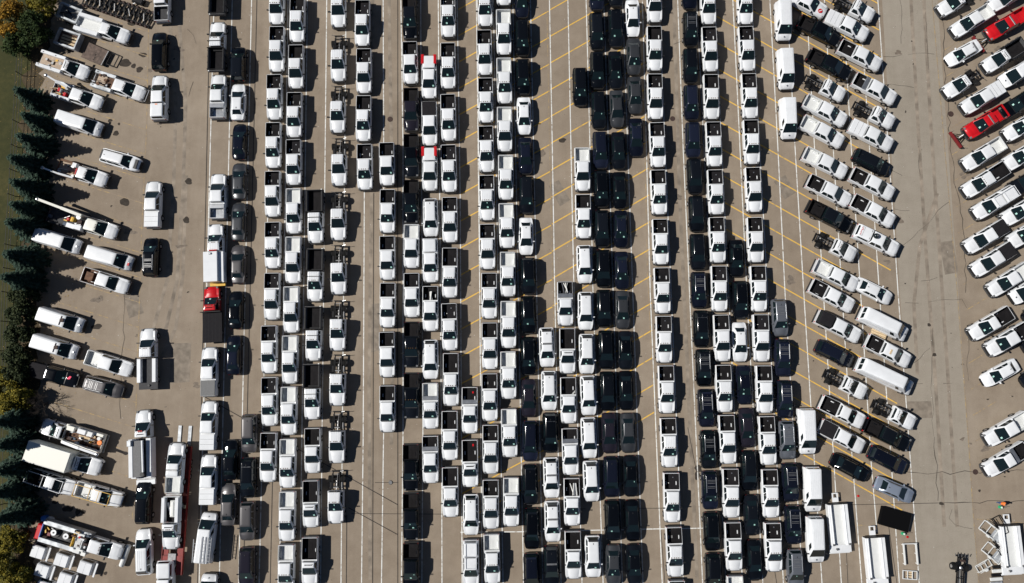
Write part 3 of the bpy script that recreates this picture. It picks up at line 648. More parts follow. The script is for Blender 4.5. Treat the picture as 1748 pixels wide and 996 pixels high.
# ------------------------------------------------------------------ vehicle kits and what each is called
KIT = {}
def k(code, fn, name, cat, desc, group): KIT[code] = [fn, name, cat, desc, group, None]
GP, GS, GC = "white pickups parked in rows", "sport utility cars parked in rows", "sedans parked in rows"
k("P", lambda: pickup(marks=True, load="plates"), "pickup_truck", "pickup", "white pickup with black bed", GP)
k("P1", lambda: pickup(marks=True), "pickup_truck", "pickup", "white pickup with black bed", GP)
k("P2", lambda: pickup(marks=True, load="bag", ribs=True), "pickup_truck", "pickup", "white pickup with black bed", GP)
k("P3", lambda: pickup(marks=True, load="plates", bedcol="tarp", blen=2.0), "pickup_truck", "pickup", "white pickup with black bed", GP)
k("p", lambda: pickup(), "pickup_truck", "pickup", "white pickup with plain dark bed", GP)
k("B", lambda: pickup(marks=True, load="bag"), "pickup_truck", "pickup", "white pickup with littered dark bed", GP)
k("Q", lambda: pickup(marks=True, blen=2.4), "pickup_truck", "pickup", "white pickup with long black bed", GP)
k("W", lambda: pickup(marks=True, bedcol="whitebed"), "pickup_truck", "pickup", "white pickup with white bed", GP)
k("w", lambda: pickup(bedcol="whitebed"), "pickup_truck", "pickup", "white pickup with empty white bed", GP)
k("X", lambda: pickup(cab="ext", blen=2.2, marks=False), "pickup_truck", "pickup", "extended cab white pickup, dark bed", GP)
k("Xw", lambda: pickup(cab="ext", blen=2.3, bedcol="whitebed", box="chest", marks=True), "pickup_truck", "pickup", "white pickup with white bed and chest", GP)
k("Xr", lambda: pickup(cab="ext", blen=2.2, box="chest", marks=False), "pickup_truck", "pickup", "extended cab white pickup with chest", GP)
k("L", lambda: pickup(cab="reg", blen=2.75), "pickup_truck", "pickup", "single cab white pickup, long bed", GP)
k("Lw", lambda: pickup(cab="reg", blen=2.75, bedcol="whitebed"), "pickup_truck", "pickup", "single cab pickup, long white bed", GP)
k("b", lambda: pickup(box="chest"), "pickup_truck", "pickup", "white pickup with silver tool chest", GP)
k("T", lambda: pickup(bed="cover", bedcol="white"), "pickup_truck", "pickup", "white pickup with white bed cover", GP)
k("t", lambda: pickup(bed="cover", bedcol="tarp"), "pickup_truck", "pickup", "white pickup with black bed cover", GP)
k("tg", lambda: pickup(bed="cover", bedcol="greycloth"), "pickup_truck", "pickup", "white pickup with grey bed cover", GP)
k("C", lambda: pickup(bed="cap", bedcol="white"), "pickup_truck", "pickup", "white pickup with white bed cap", GP)
k("Cb", lambda: pickup(bed="cap", bedcol="tarp"), "pickup_truck", "pickup", "white pickup with black bed cap", GP)
k("Cr", lambda: pickup(bed="cap", bedcol="redcap"), "pickup_truck", "pickup", "white pickup with red cap corners", GP)
def withpart(t, *parts):
    for p in parts: t.add(*p)
    return t
def strokes(sets, z, w=.07, sx=1.0):
    mb = MB()
    for pts in sets:
        for a, b in zip(pts, pts[1:]): mb.bar((*a, z), (*b, z), w, .01)
    return mb
k("Xq", lambda: withpart(pickup(cab="ext", blen=2.2, box="chest"), ("red_tag", B(-2.45, -2.2, .3, .5, .82, .86), "red")), "pickup_truck", "pickup", "white pickup with red tag and chest", GP)
k("Lq", lambda: withpart(pickup(cab="reg", blen=2.75), ("red_tag", B(-2.5, -2.2, .3, .5, .82, .86), "red")), "pickup_truck", "pickup", "single cab white pickup with red tag", GP)
k("Te", lambda: withpart(pickup(bed="cover", bedcol="white"), ("hood_emblem", MB().cyl((2.2, -.25, 1.19), (2.2, -.25, 1.285), .30, 20), "red"), ("emblem_bar", MB().bar((2.05, -.42, 1.288), (2.35, -.08, 1.288), .10, .012), "whitebed")), "pickup_truck", "pickup", "white pickup with red round hood emblem", GP)
k("Cd", lambda: withpart(pickup(bed="cap", bedcol="white"), ("red_lettering", strokes([[(-2.66, -.55), (-2.45, -.45), (-2.66, -.35)], [(-2.45, -.25), (-2.66, -.18), (-2.55, -.05), (-2.66, .02)], [(-2.66, .12), (-2.45, .16), (-2.5, .28), (-2.62, .22)], [(-2.45, .36), (-2.66, .42), (-2.58, .54)]], 1.95, .055), "red"), ("hatch_seam", strokes([[(-2.3, -.6), (-2.3, .6)], [(-2.3, .6), (-2.6, .6)], [(-2.3, -.6), (-2.6, -.6)]], 1.948, .03), "steel"), ("vent_row", strokes([[(-1.1, -.66), (-1.1, -.36)], [(-1.3, -.66), (-1.3, -.4)], [(-1.1, .36), (-1.1, .66)], [(-1.3, .4), (-1.3, .66)]], 1.955, .05), "steel")), "pickup_truck", "pickup", "white pickup with red letters on cap", GP)
k("Ck", lambda: pickup(bed="cap", bedcol="white", rack="short"), "pickup_truck", "pickup", "white pickup with rack over cap", GP)
k("A", lambda: pickup(bedcol="alu", box="chest"), "pickup_truck", "pickup", "white pickup with shiny metal bed", GP)
k("K", lambda: pickup(col="black"), "pickup_truck", "pickup", "black pickup", "dark pickups")
k("Kb", lambda: pickup(col="black", box="bar"), "pickup_truck", "pickup", "black pickup with pale roof bar", "dark pickups")
k("Km", lambda: pickup(col="black", marks=True), "pickup_truck", "pickup", "black pickup with amber roof lights", "dark pickups")
k("G", lambda: pickup(col="plum"), "pickup_truck", "pickup", "dark grey pickup", "dark pickups")
for a, nm in (("w", "white"), ("b", "black"), ("n", "navy"), ("g", "grey"), ("p", "plum"), ("l", "bronze")):
    word = {"plum": "dark plum", "bronze": "grey"}.get(nm, nm)
    k("s" + a, lambda nm=nm: suv(nm), "suv", "suv", word + " SUV", GS)
    k("c" + a, lambda nm=nm: sedan(nm), "sedan_car", "sedan", word + " sedan", GC)
k("sz", lambda: suv("silver", rails=True), "suv", "suv", "silver SUV with roof rails", GS)
k("sr", lambda: suv("navy", rails=True), "suv", "suv", "navy SUV with roof rails", GS)
k("sR", lambda: suv("black", rails=True), "suv", "suv", "black SUV with roof rails", GS)
k("sm", lambda: suv("black", marks=True), "suv", "suv", "black SUV with a row of roof studs", GS)
k("sB", lambda: suv("white", bar=True), "suv", "suv", "white SUV with grey roof bar", GS)
k("sK", lambda: suv("black", bar=True), "suv", "suv", "black SUV with pale roof bar", GS)
k("cs", lambda: sedan("steelblue"), "sedan_car", "sedan", "silver blue sedan", GC)
k("v", lambda: van(), "cargo_van", "van", "white cargo van", "white vans")
k("vl", lambda: van(L=6.6, high=2.5), "cargo_van", "van", "tall white cargo van", "white vans")
k("vx", lambda: van(L=7.6, high=2.7), "cargo_van", "van", "extra long white van", "white vans")
k("vm", lambda: van(L=5.9, mark=True), "cargo_van", "van", "white van with red hood square", "white vans")
k("vc", lambda: van(L=5.9), "cargo_van", "van", "white van", "white vans")
k("H", lambda: chassis_cab("ext", 2.2), "chassis_cab_truck", "truck", "white cab on bare black chassis", "bare chassis cab trucks")
k("h", lambda: chassis_cab("reg", 2.5), "chassis_cab_truck", "truck", "white single cab on bare chassis", "bare chassis cab trucks")
k("D", lambda: dump_truck(), "dump_body_truck", "truck", "white truck with black dump body", "trucks with black dump bodies")
k("d", lambda: dump_truck("ext", 3.0), "dump_body_truck", "truck", "white truck with black landscaping body", "trucks with black dump bodies")
k("f", lambda: dump_truck("reg", 2.9, rack=False), "dump_body_truck", "truck", "single cab truck with black flat bed", "trucks with black dump bodies")
k("Pr", lambda: pickup(col="red", bedcol="red", box="bar"), "pickup_truck", "pickup", "red pickup", "red pickups with plows")
def kit(code):
    e = KIT[code]
    if e[5] is None: e[5] = e[0]()
    return e
ORD = "zeroth first second third fourth fifth sixth seventh eighth ninth tenth eleventh twelfth thirteenth fourteenth fifteenth sixteenth".split()
jit = random.Random(3)
def row(phrase, up, spec):
    """a column of vehicles: 'x top bottom code' in photo pixels"""
    for i, s in enumerate(spec.split(";")):
        x, y0, y1, code = s.split(); code = jit.choice(("P", "P1", "P2", "P3")) if code == "P" else code; x, y0, y1 = float(x), float(y0), float(y1)
        fn, name, cat, desc, group, t = kit(code)
        a = at(x, y0, 1.3 if y0 < 560 else .6); b = at(x, y1, .5 if y1 < 640 else 1.0)
        c = (a + b) / 2; sc = min(1.09, max(.93, (a - b).length / (t.L + .12)))
        spawn(t, name, f"{desc}, {ORD[i + 1]} down the {phrase}", cat, group, c, ROW + (0 if up else math.pi) + math.radians(jit.uniform(-.9, .9)), sc)
def file(phrase, ang, spec, wordy="from the far end of the"):
    for i, s in enumerate(spec.split(";")):
        q = s.split(); x, y, code = float(q[0]), float(q[1]), q[2]; a = float(q[3]) if len(q) > 3 else ang
        fn, name, cat, desc, group, t = kit(code)
        spawn(t, name, f"{desc}, {ORD[i + 1] if i < 16 else str(i + 1) + 'th'} down the {phrase}", cat, group, at(x, y, .95), heading(x, y, a) + math.radians(jit.uniform(-1.2, 1.2)))

row("row holding the red flatbed", True, "374 -58 30 d;372 36 125.5 d;373 126 204.6 A;373 296 375.5 A")
row("row below the red flatbed", True, "358.6 593 677 tg;357.5 684.5 768.6 T;357 775.6 862 T")
row("row beside the red flatbed", True, "407 78 140.6 sb;406 140.6 207 cw;408.5 209.6 274 cn;408 277 341.6 cg;407 345 412 cg;406 418 485 cl;402 497 562 cb;399 573 640.6 cn;393 751 821 cb;390 826 899 cl")
row("short dark SUV row", False, "426 707 773.6 sl;424 781 851 sm;423 856 924 sl;422 933 1003 sp")
row("first black-bed pickup row", False, "473 -34 45 P;473 45 125.5 P;469 127 207 P;467 209 289 P;466 292 372 B;466 379 459.6 P;465 466 547 P;460 556 638 B;461 644 728 P;459 738 824 B")
row("row turning to white beds", False, "508 -5 75 P;506 76.5 154 P;503 157.6 237 B;502 238 318 P;502 321.5 400.6 W;501 404 485 W;498 489 569 W;496 573 656 W;494 660 743.5 W;492 748.5 834 W;491 837.6 925 W;489.5 928 1014 W")
row("black dump body row", False, "539 325 417 D;539 425.7 515.6 D;536 524 616.7 D;534 622 717 D;534.5 733 806 X;531.6 819 901.6 L;530 915.5 1000 L")
row("bare chassis cab row", False, "578 -35 51.5 H;578 56.5 143 H;577 144 230 H;579 233.5 320 H;578 325 413 H;578 417 504.5 H;577 511 601 H;577 603 696 H;576 699.6 794 H;574 800 898 H")
row("row of four beside chassis cabs", False, "619 0 81.6 P;621.6 83 162 P;621 163 243.5 P;623 246 326 P")
row("row of six beside the lane", False, "661 244 318 p;661.8 324 398.6 p;661.5 403 479 p;662 483 560 p;661.5 567 645 p;662 658 739 p")
row("mixed black and white row", False, "700 -12 69 K;700.5 71 146 p;702 150 226 G;702.5 229 304 K;702 307.6 382 K;702.6 384 458 w;703 467 542 p;703 550 627.5 Km;703 637 715 Km;701.7 758 839 K;702 841 923 K;702 926 1008 K")
row("row with red-cornered caps", False, "733 96 170.7 Cr;733.4 173 251 t;734 253 327 Cr;735 338 405 sw;734.8 407 483.5 C;735 488.5 566 p;735 580 648 sw;735 653.6 733 Xw;735 743.5 826 b")
row("row beside red-cornered caps", False, "765 -15 66.5 P;765 73 154 P;765.6 160.6 243 P;766.5 247 330 P;768 336.6 415.6 P;768 423 509.5 Q;767.5 518 599 P;770 603 694 Q;768 701.5 786 Q;769 797 883.5 Q")
row("short row of four", False, "802 660.6 741 Xq;802.7 750 832.6 Lq;804 842.6 915 sw;804 923 1000 Ck")
row("longest black-bed row", False, "827.7 -34 48 P;827 51 131 P;829 133 212 P;830 215 296 P;831 299 378 P;832 382.5 461 P;835 466 545 P;836 551 631 P;836 637.5 719.6 B;837.5 724.6 810 P;838 817.5 904 B;840 910 998 W")
row("longest white-bed row", False, "860 -68 12.5 W;860 16 96.6 W;861 98.6 179.5 W;861.5 182.5 261 W;863.5 264.5 343 W;865 347 425 W;867 430 507.5 W;868 514 595 W;868 600 682 W;869.6 697.5 781.6 W;872.6 814 900 W")
row("black row with white sedans", False, "891 -36 31 cn;892 32.6 96.6 sb;893 99 162.6 sb;894.5 164 231 cw;897 233 297.7 cn;899 300 365.5 sb;898 370.5 436 cw;902 439.5 503 sb;902 505 570 sb;902 575 640.6 sb;902.5 647 713 cp;905 718 788.7 sn;905 792 863 sb;908 866.5 939 sb;907.6 943 1012 sn")
row("row of roof-bar SUVs", False, "933.6 559 627 sB;937 633 701.6 sw;939.6 704 774 sm;941 780 851.5 sB;943 854 926.7 sB;941.5 930.5 1001 sK")
row("row with scrap-filled beds", False, "964.7 481 557 Xr;968 561 638.6 L;970 644 724 X;973 730.5 812 b;976 815 898.6 X;978 905 989.5 X")
row("white SUV row", False, "990.5 114 182 sb;994 252 328 w;995.5 332 408.6 p;997.7 418 484.7 sw;999.5 498 564 sw;1001 570 639 sw;1004 641 710 sw;1005 712 783.6 sw;1009 785.6 857.7 sw;1012 913 987.5 sw")
row("inner black SUV row", False, "1018 -47 19 sn;1019 20 86.6 sb;1020 86.6 153 sb;1022 155 221 sb;1025 223.5 289 sn;1026.6 290 355 sb;1027.7 358 422.7 sb;1030 425.7 491 sb;1031 494 559 sb;1034 564 630.5 sb;1037 634 702 sb;1040 704.5 775 cp;1043.5 778.6 850 sn;1045.7 852.7 924.7 sb;1047 929 1000 cg")
row("outer black car row", False, "1051 -54 12.5 sb;1051 14 81.6 sb;1050.7 85 152 cb;1053 152 218 cg;1056 223.5 289.4 cb;1058 292 356.7 cb;1060 358 423 cn;1061.6 428.7 494 cn;1062.6 496 561.5 cg;1067 565 631 cb;1068.6 633 701 cb;1072 704.5 774 cg;1076.7 777 849 cb;1079.6 852.7 925.5 cb;1082.7 928 1000 cb")
row("short grey sedan row", False, "1080 -3 64 cw;1082 63 128.5 cg;1084 128.5 195 cg;1086 200 267.6 cn")
row("lone pickup row between lanes", False, "1116.6 -38 41.4 P;1117 44.7 123.5 P;1118 126 206 P;1122 209 287.6 P;1124 290 368 P;1127 374 453 P;1130 457 536 B;1133 539.7 620 P;1137 624 706.6 B;1141 713 799 P;1146 806 893 P;1151 898 986 P;1156 989 1076 P")
row("long black SUV row", False, "1176.7 -46 17 sn;1179 19 80 sR;1179 81.6 142.6 sb;1180 144 206 sn;1183 208 269.6 sn;1186 270 332 sb;1189 334 396 sb;1191 399 461 sb;1193 464 526 sr;1197 529.6 593 sm;1201 596 660 sR;1205 664 729.7 sr;1209 734 801 sR;1211.5 803 871 sr;1214.6 873 942 sb;1218 943.5 1012 sb")
row("row hugging the black SUVs", False, "1208 -35 44.7 P;1211 46 125 P;1213.6 127 206 P;1218 208 286.4 P;1221 289.7 368 P;1223.7 371 450 P;1227 454 532.6 P;1231.6 537.6 617.5 B;1234.7 623 704.6 P;1240.8 708 793 B;1246.7 799 885 P;1251 890 975.6 P;1255 981 1066 W")
row("row with one white sedan", False, "1257.6 408 473 cb;1264 479 544.7 sb;1263 550 618 cw;1270 623.5 691 cn;1275 696 765 cp;1278 768.6 839 sb;1283 844 915.5 cb;1288 920.5 993 cb")
row("pickup row facing slanted lines", False, "1271 -35 44.7 P;1274 45 124 P;1278.7 125.5 204.6 P;1282 204.6 282.6 P;1285.6 285.6 364 P;1288.5 371 449.5 P;1294 454 533 B;1298.7 537 618 P;1303.6 624 706 B;1309 710 795 P;1313.6 800 885 B;1319 891 977 P")
row("row of roof-rail SUVs", False, "1331 510.5 574.8 sz;1335.7 579 643 sr;1339.5 649 714.6 sr;1343 718 785 sz;1348.7 790 857.7 sr;1353.6 862 930.5 sr;1357 938 1004 sz")
row("white van row", False, "1336.5 2.5 72 v;1340.5 84 155 v;1344.5 167.6 239.7 v;1376 697 776.6 v;1385.5 796 875 v;1390 880 962 v")
file("inner slanted file", 27, "1375 5 Te 27;1399 54 K;1416 111 K;1408 149 h;1408.6 190 w;1403.6 226 w;1408.6 279 w;1415 326.6 p;1416 370 K;1426 421 h 27;1427 471 w;1420 506 p;1431 558 Cb;1425 604 sn;1443 655 h;1438 704 X;1437 746 t;1452 799 cb")
file("outer slanted file", 27, "1458 14 h;1446 45 T;1468 96 p;1493 153 b;1492 195 h;1487 232 T;1488 277 sb;1489 315 p;1490 361 p;1496 411 Cd 25;1492 497 cw;1508 554 vl 25;1516 600 p;1510 643 vx 25;1526 707 h;1514 743 K;1516 786 sn;1528 837 cs 24")
file("nose-out file across the lane", 149, "1633 3 h;1658 37 w;1718 42 Pr;1646 90 cw 151;1712 97 f;1643 142 h;1676 168 T;1682 209 Pr;1678 264 w;1681 308 Q;1696 347 Ck;1682 405 t;1694 444 t;1722 478 w;1690 553 X;1720 580 p;1709 637 cw 152;1718 733 w;1716 785 Xr")
file("rear file across the lane", 149, "1722 -6 w;1740 124 v;1742 175 K;1748 214 p;1748 264 w;1758 307 K;1746 358 p;1756 396 p;1759 492 v;1779 530 sb;1778 581 sb;1775 638 sb")
#--SPECIALS--
# ------------------------------------------------------------------ work trucks along the spruces, one by one
def placed(t, name, label, cat, px, py, ang, zc=1.0, group=None, z=0.0, sx=1.0):
    return spawn(t, name, label, cat, group, at(px, py, z + zc), heading(px, py, ang), sx, z)
def clutter(t, x0, x1, y0, y1, z, n, seed):
    rc = random.Random(seed)
    for q in range(n):
        x, y = rc.uniform(x0, x1), rc.uniform(y0, y1); a, b, h = rc.uniform(.1, .35), rc.uniform(.08, .22), rc.uniform(.08, .35); m = rc.choice(["steel", "iron", "paper", "frame_black", "whitebed", "brown", "wood", "oldblue", "alu", "frame_black", "yellow", "iron"]); kd = rc.random(); zz = z + .002 * q
        if kd < .45: t.add("tool_box", B(x - a, x + a, y - b, y + b, zz, zz + h, .02), m)
        elif kd < .7: t.add("hose_coil", MB().cyl((x, y, zz), (x, y, zz + .12), a * .8, 10), m)
        else: t.add("loose_pipe", MB().bar((x - a * 2.2, y - b, zz + .15), (x + a * 2.2, y + b, zz + .2), .06), m)
def service(bl, cab="reg", floor="whitebed", box="white", sh=1.62, W=2.2, cross=None, col="white", boxw=.45, roofcol=None, tail=True, lids=0, open_lid=False):
    """cab and chassis with a service body of side boxes round an open floor"""
    t = T(0); x1 = bl + .1; chassis(t, x1, ax=1.15); L = cab_front(t, x1, cab, col=col, ribs=False, roofcol=roofcol); t.L = L; w = W / 2
    t.add("bed_floor", B(0, bl, -w + boxw, w - boxw, .88, .98), floor)
    for sg in (1, -1):
        y0, y1 = sorted((sg * (w - boxw + .004), sg * w)); b = t.add("side_box", B(0, bl, y0, y1, .62, sh, .03), box)
        for k in range(3):
            a = .08 + (bl - .16) * k / 3; t.add("box_door", B(a, a + (bl - .16) / 3 - .05, *sorted((sg * w, sg * (w + .02))), .8, sh - .1), box, b)
        for k in range(lids): t.add("lid_latch", B(.3 + k * bl / lids, .42 + k * bl / lids, *sorted((sg * (w - .3), sg * (w - .2))), sh, sh + .05), "plastic", b)
    if tail: t.add("tailgate", B(-.08, 0, -w + .05, w - .05, .78, 1.25, .02), box)
    t.add("rear_bumper", B(-.3, -.09, -w + .05, w - .05, .5, .66, .02), "steel")
    if cross: t.add("cross_box", B(bl - .85, bl - .03, -w + boxw + .02, w - boxw - .02, .985, sh - .12, .03), cross)
    return t
t = service(3.4, "ext", sh=1.75, W=2.45, boxw=.5); placed(centre(t), "service_truck", "white service truck with a wide open white box bed beside the scrap frames", "truck", 178, 52, 17)
t = service(3.5, "reg", floor="sandfloor", cross="sandfloor", boxw=.42, W=2.3, lids=2, tail=False); t.add("hose_coil", MB().cyl((3.05, .1, 1.5), (3.05, .1, 1.56), .22, 14), "steel"); t.add("tool_pile", MB().box(1.5, 1.9, -.3, .3, .98, 1.15, .05), "steel")
clutter(t, .3, 2.6, -.6, .6, 1.0, 8, 6); placed(centre(t), "service_truck", "white service truck with beige bed and hose coil next to the rusty plate", "truck", 111, 114, 18)
t = service(2.9, "crew", floor="sandfloor", box="galvanised", W=2.35, cross="brown", lids=1); t.add("bed_crate", B(.5, 1.6, -.5, .5, .985, 1.2, .02), "sandfloor"); t.add("brush_guard", MB().bar((t.L + .25, -.8, .9), (t.L + .25, .8, .9), .06).bar((t.L - .1, -.85, .9), (t.L + .25, -.8, .9), .05).bar((t.L - .1, .85, .9), (t.L + .25, .8, .9), .05), "alu")
clutter(t, .3, 2.4, -.9, .9, 1.62, 9, 7); placed(centre(t), "service_truck", "white crew service truck with grey side boxes and front guard by the lane", "truck", 205, 149, 18)
def boom(t, pts, r0=.2, col="white", up=None):
    for i, (a, b) in enumerate(zip(pts, pts[1:])): t.add("boom_arm", MB().bar(a, b, r0 * (2 - .35 * i), r0 * (1.7 - .3 * i)), col, up)
    t.add("boom_head", MB().ball(pts[-1], .26, .24, .2), "alu", up)
t = service(2.7, "crew", floor="iron", box="galvanised", sh=1.45, W=2.25); boom(t, [(2.4, .45, 2.2), (.9, .75, 2.5), (-.5, 1.05, 2.7)], .13); t.add("boom_pedestal", MB().cyl((2.3, .4, .98), (2.3, .4, 2.1), .24, 12), "steel")
t.add("winch", MB().cyl((1.2, -.4, 1.2), (1.2, .2, 1.2), .24, 12), "steel"); t.add("outrigger", B(.2, 1.1, -1.15, -.8, 1.46, 1.62, .03), "galvanised"); t.add("tool_pile", MB().box(.6, 1.0, -.2, .3, .98, 1.3, .05).box(1.6, 2.0, -.6, -.1, .98, 1.4, .05), "red")
clutter(t, .2, 2.2, -1.0, 1.0, 1.02, 22, 1); placed(centre(t), "crane_truck", "white crew truck with small crane boom under the first spruce shadow", "truck", 134, 165, 18)
t = kit("vc")[5]; placed(t, "cargo_van", "white van with roof hatches parked in the spruce shade below the small crane truck", "van", 134, 210, 17, 1.4)
t = suv("white"); t.add("roof_rail", B(-1.9, .4, .60, .65, 1.74, 1.8, .01), "plastic"); t.add("roof_rail", B(-1.9, .4, -.65, -.60, 1.74, 1.8, .01), "plastic"); t.add("hood_panel", B(1.86, 2.28, -.62, .62, .99, 1.08, .04), "plastic")  # plain black panel over the front of the white hood
placed(t, "suv", "white SUV with black roof rails and black hood panel, slanted near the spruces", "suv", 205, 273, 16, 1.0, sx=1.06)
t = service(2.9, "ext", floor="sandfloor", box="brown", sh=1.2, W=2.2, boxw=.3); boom(t, [(2.7, -.95, 1.7), (.8, -1.0, 1.9), (-1.2, -.9, 2.2)], .12); t.add("boom_pedestal", MB().cyl((2.6, -.75, .9), (2.6, -.75, 1.8), .2, 12), "steel"); t.add("white_bin", B(2.0, 2.6, .45, 1.0, 1.2, 1.75, .04), "white"); t.add("red_hose_rack", B(2.55, 2.75, -.4, .4, .99, 1.5, .03), "red")
clutter(t, .2, 2.3, -.6, .6, 1.0, 10, 2); placed(centre(t), "crane_truck", "white truck with thin crane boom and brown bed between spruce shadows", "truck", 142, 297, 17)
t = service(5.2, "crew", floor="deck", box="deck", sh=1.15, W=2.4, boxw=.2, roofcol="cream"); boom(t, [(5.0, .75, 2.5), (2.3, .95, 2.7), (-.9, 1.15, 2.9)], .19, "cream"); t.add("boom_pedestal", MB().cyl((4.7, .5, 1.0), (4.7, .5, 2.5), .32, 14), "steel")
t.add("white_bin", B(3.0, 4.1, -1.15, -.55, 1.16, 1.75, .03), "white"); t.add("white_bin", B(4.15, 5.1, -1.1, -.45, 1.16, 1.9, .03), "white"); t.add("yellow_winch", MB().cyl((3.6, -.3, 1.5), (3.6, .3, 1.5), .36, 12), "yellow"); t.add("red_pump", B(2.6, 3.0, -.3, .1, .99, 1.5, .08), "red"); t.add("engine_block", MB().box(4.2, 4.9, -.35, .25, .99, 1.7, .1), "iron"); t.add("hose_reel", MB().cyl((.3, -.6, 1.2), (.3, -.2, 1.2), .26, 12), "oldblue")
clutter(t, 2.4, 5.0, -.9, .4, 1.0, 20, 3); placed(centre(t), "bucket_truck", "long bucket truck with cream cab and boom above the two slanted vans", "truck", 143, 381, 17)
placed(kit("vc")[5], "cargo_van", "white van nosing out of the spruce shade beside the long bucket truck", "van", 97, 411, 17, 1.4)
placed(kit("vm")[5], "cargo_van", "white van with a red square on its hood", "van", 186, 440, 16, 1.4)
t = pickup(bedcol="brown", blen=2.0, cab="crew"); t.add("bed_box", B(-2.75, -1.7, -.6, .5, .81, 1.12, .04), "brown"); placed(t, "pickup_truck", "white pickup with a rusty brown box in its bed, below the red-square van", "pickup", 181, 480, 17)
for (x, y, lb) in ((102, 546, "white van with a roof fan, upper of the two beside the dark hedge"), (92, 592, "white van with a roof fan, lower of the two beside the dark hedge")):
    t = van(L=5.7); t.add("roof_fan", MB().cyl((.75, .1, 2.1), (.75, .1, 2.26), .26, 12).bar((.55, -.6, 2.2), (.55, .6, 2.2), .06), "iron"); placed(t, "cargo_van", lb, "van", x, y, 17, 1.4, "white vans with roof fans")
placed(kit("w")[5], "pickup_truck", "white pickup with white bed between the van pair and the flatbed by the lane", "pickup", 187, 621, 17)
t = pickup(col="black", bed="cover", bedcol="tarp", blen=2.2); t.add("hood_tape", MB().add([(2.0, -.1, 1.275), (2.3, .02, 1.265), (2.36, .3, 1.26), (2.2, .42, 1.265), (2.05, .2, 1.275)], [(0, 1, 2, 3, 4)]).bar((1.95, .1, 1.28), (2.4, .34, 1.265), .09, .02), "pink")
t.add("cab_light_bar", B(-.55, -.45, -.7, .7, 1.45, 1.52, .02), "alu"); placed(t, "pickup_truck", "black pickup with covered bed and pink tape on its hood", "pickup", 92, 640, 15)
t = suv("bronze", rails=True); placed(t, "suv", "grey SUV with roof rails in front of the pink-taped black pickup", "suv", 176, 661, 15)
# bucket truck facing the hedge
t = service(4.9, "reg", floor="brown", box="cream", sh=1.5, W=2.4, boxw=.35); boom(t, [(4.3, .85, 2.3), (2.0, 1.0, 2.35), (-.4, 1.1, 2.3)], .17)
for a, b, c in ((1.2, 1.9, "whitebed"), (2.1, 3.2, "white"), (3.6, 4.6, "cream")): t.add("white_bin", B(a, b, -1.15, -.55, 1.5, 1.85, .04), c)
t.add("spool", MB().cyl((.4, -.6, 1.0), (.4, -.6, 1.6), .22, 12), "paper"); t.add("yellow_cone", MB().cyl((1.4, .2, .98), (1.4, .2, 1.5), .2, 10, .05), "yellow"); t.add("hose_coil", MB().cyl((.25, -.1, 1.0), (.25, -.1, 1.4), .3, 12), "orange"); t.add("plank", B(1.0, 3.2, -.25, .0, .99, 1.08), "wood"); t.add("plank", B(1.3, 3.6, .1, .3, .99, 1.08), "brown")
clutter(t, .2, 4.6, -.7, 1.1, 1.0, 34, 4); placed(centre(t), "bucket_truck", "white bucket truck with cluttered brown bed facing the spruces above the box truck", "truck", 123, 742, 197)
# big boom truck facing up
t = service(4.7, "reg", floor="deck", box="white", sh=1.9, W=2.5, boxw=.62); t.add("boom_deck", B(.2, 4.5, -.30, .72, 2.25, 2.5, .03), "greycloth"); t.add("deck_fairing", B(.2, 4.7, .724, 1.24, 1.91, 2.55, .03), "white"); t.add("boom_arm", MB().bar((.5, -.42, 2.3), (4.5, -.42, 2.4), .16, .3), "white"); t.add("boom_head", MB().cyl((.5, -.42, 2.2), (.5, -.42, 2.62), .26, 12), "plastic"); t.add("bucket", B(3.9, 4.6, .8, 1.3, 2.4, 2.8, .03), "galvanised"); t.add("step_deck", B(-.9, -.31, -1.2, 1.2, .5, .8, .03), "white")
for k in range(3): t.add("roof_beacon", MB().cyl((5.6, -.2 + .2 * k, 1.98), (5.6, -.2 + .2 * k, 2.1), .08, 8), "red")
placed(centre(t), "boom_truck", "large white boom truck with grey boom deck parked by the red car hauler", "truck", 245, 758, -91, 1.2, sx=1.04)
# box truck
t = T(0); chassis(t, 5.7, ax=1.5); L = cab_front(t, 5.6, "reg", ribs=False, W=2.2); t.L = L
t.add("cargo_box", B(0, 5.55, -1.25, 1.25, .95, 2.95, .05), "cream"); t.add("roof_edge", MB().bar((0, -1.2, 2.955), (5.55, -1.2, 2.955), .06), "whitebed"); t.add("roof_edge", MB().bar((0, 1.2, 2.955), (5.55, 1.2, 2.955), .06), "whitebed"); t.add("rear_door", B(-.03, 0, -1.1, 1.1, 1.1, 2.8), "whitebed"); t.add("rear_bumper", B(-.2, 0, -1.1, 1.1, .5, .65), "steel"); t.add("fuel_tank", B(4.2, 5.2, -1.1, -.6, .5, .95, .05), "steel")
placed(centre(t), "box_truck", "white box truck with a tall plain cargo box beside the spruces", "truck", 118, 783, 16.5, .8)
t = pickup(rack="long", blen=2.4, cab="ext"); placed(t, "pickup_truck", "white pickup under a ladder rack, half in spruce shade below the box truck", "pickup", 88, 823, 18, 1.2)
t = pickup(rack="long", extra="yellow", blen=2.2, bedcol="whitebed", cab="ext"); placed(t, "pickup_truck", "white pickup under a yellow ladder rack", "pickup", 169, 845, 16, 1.2)
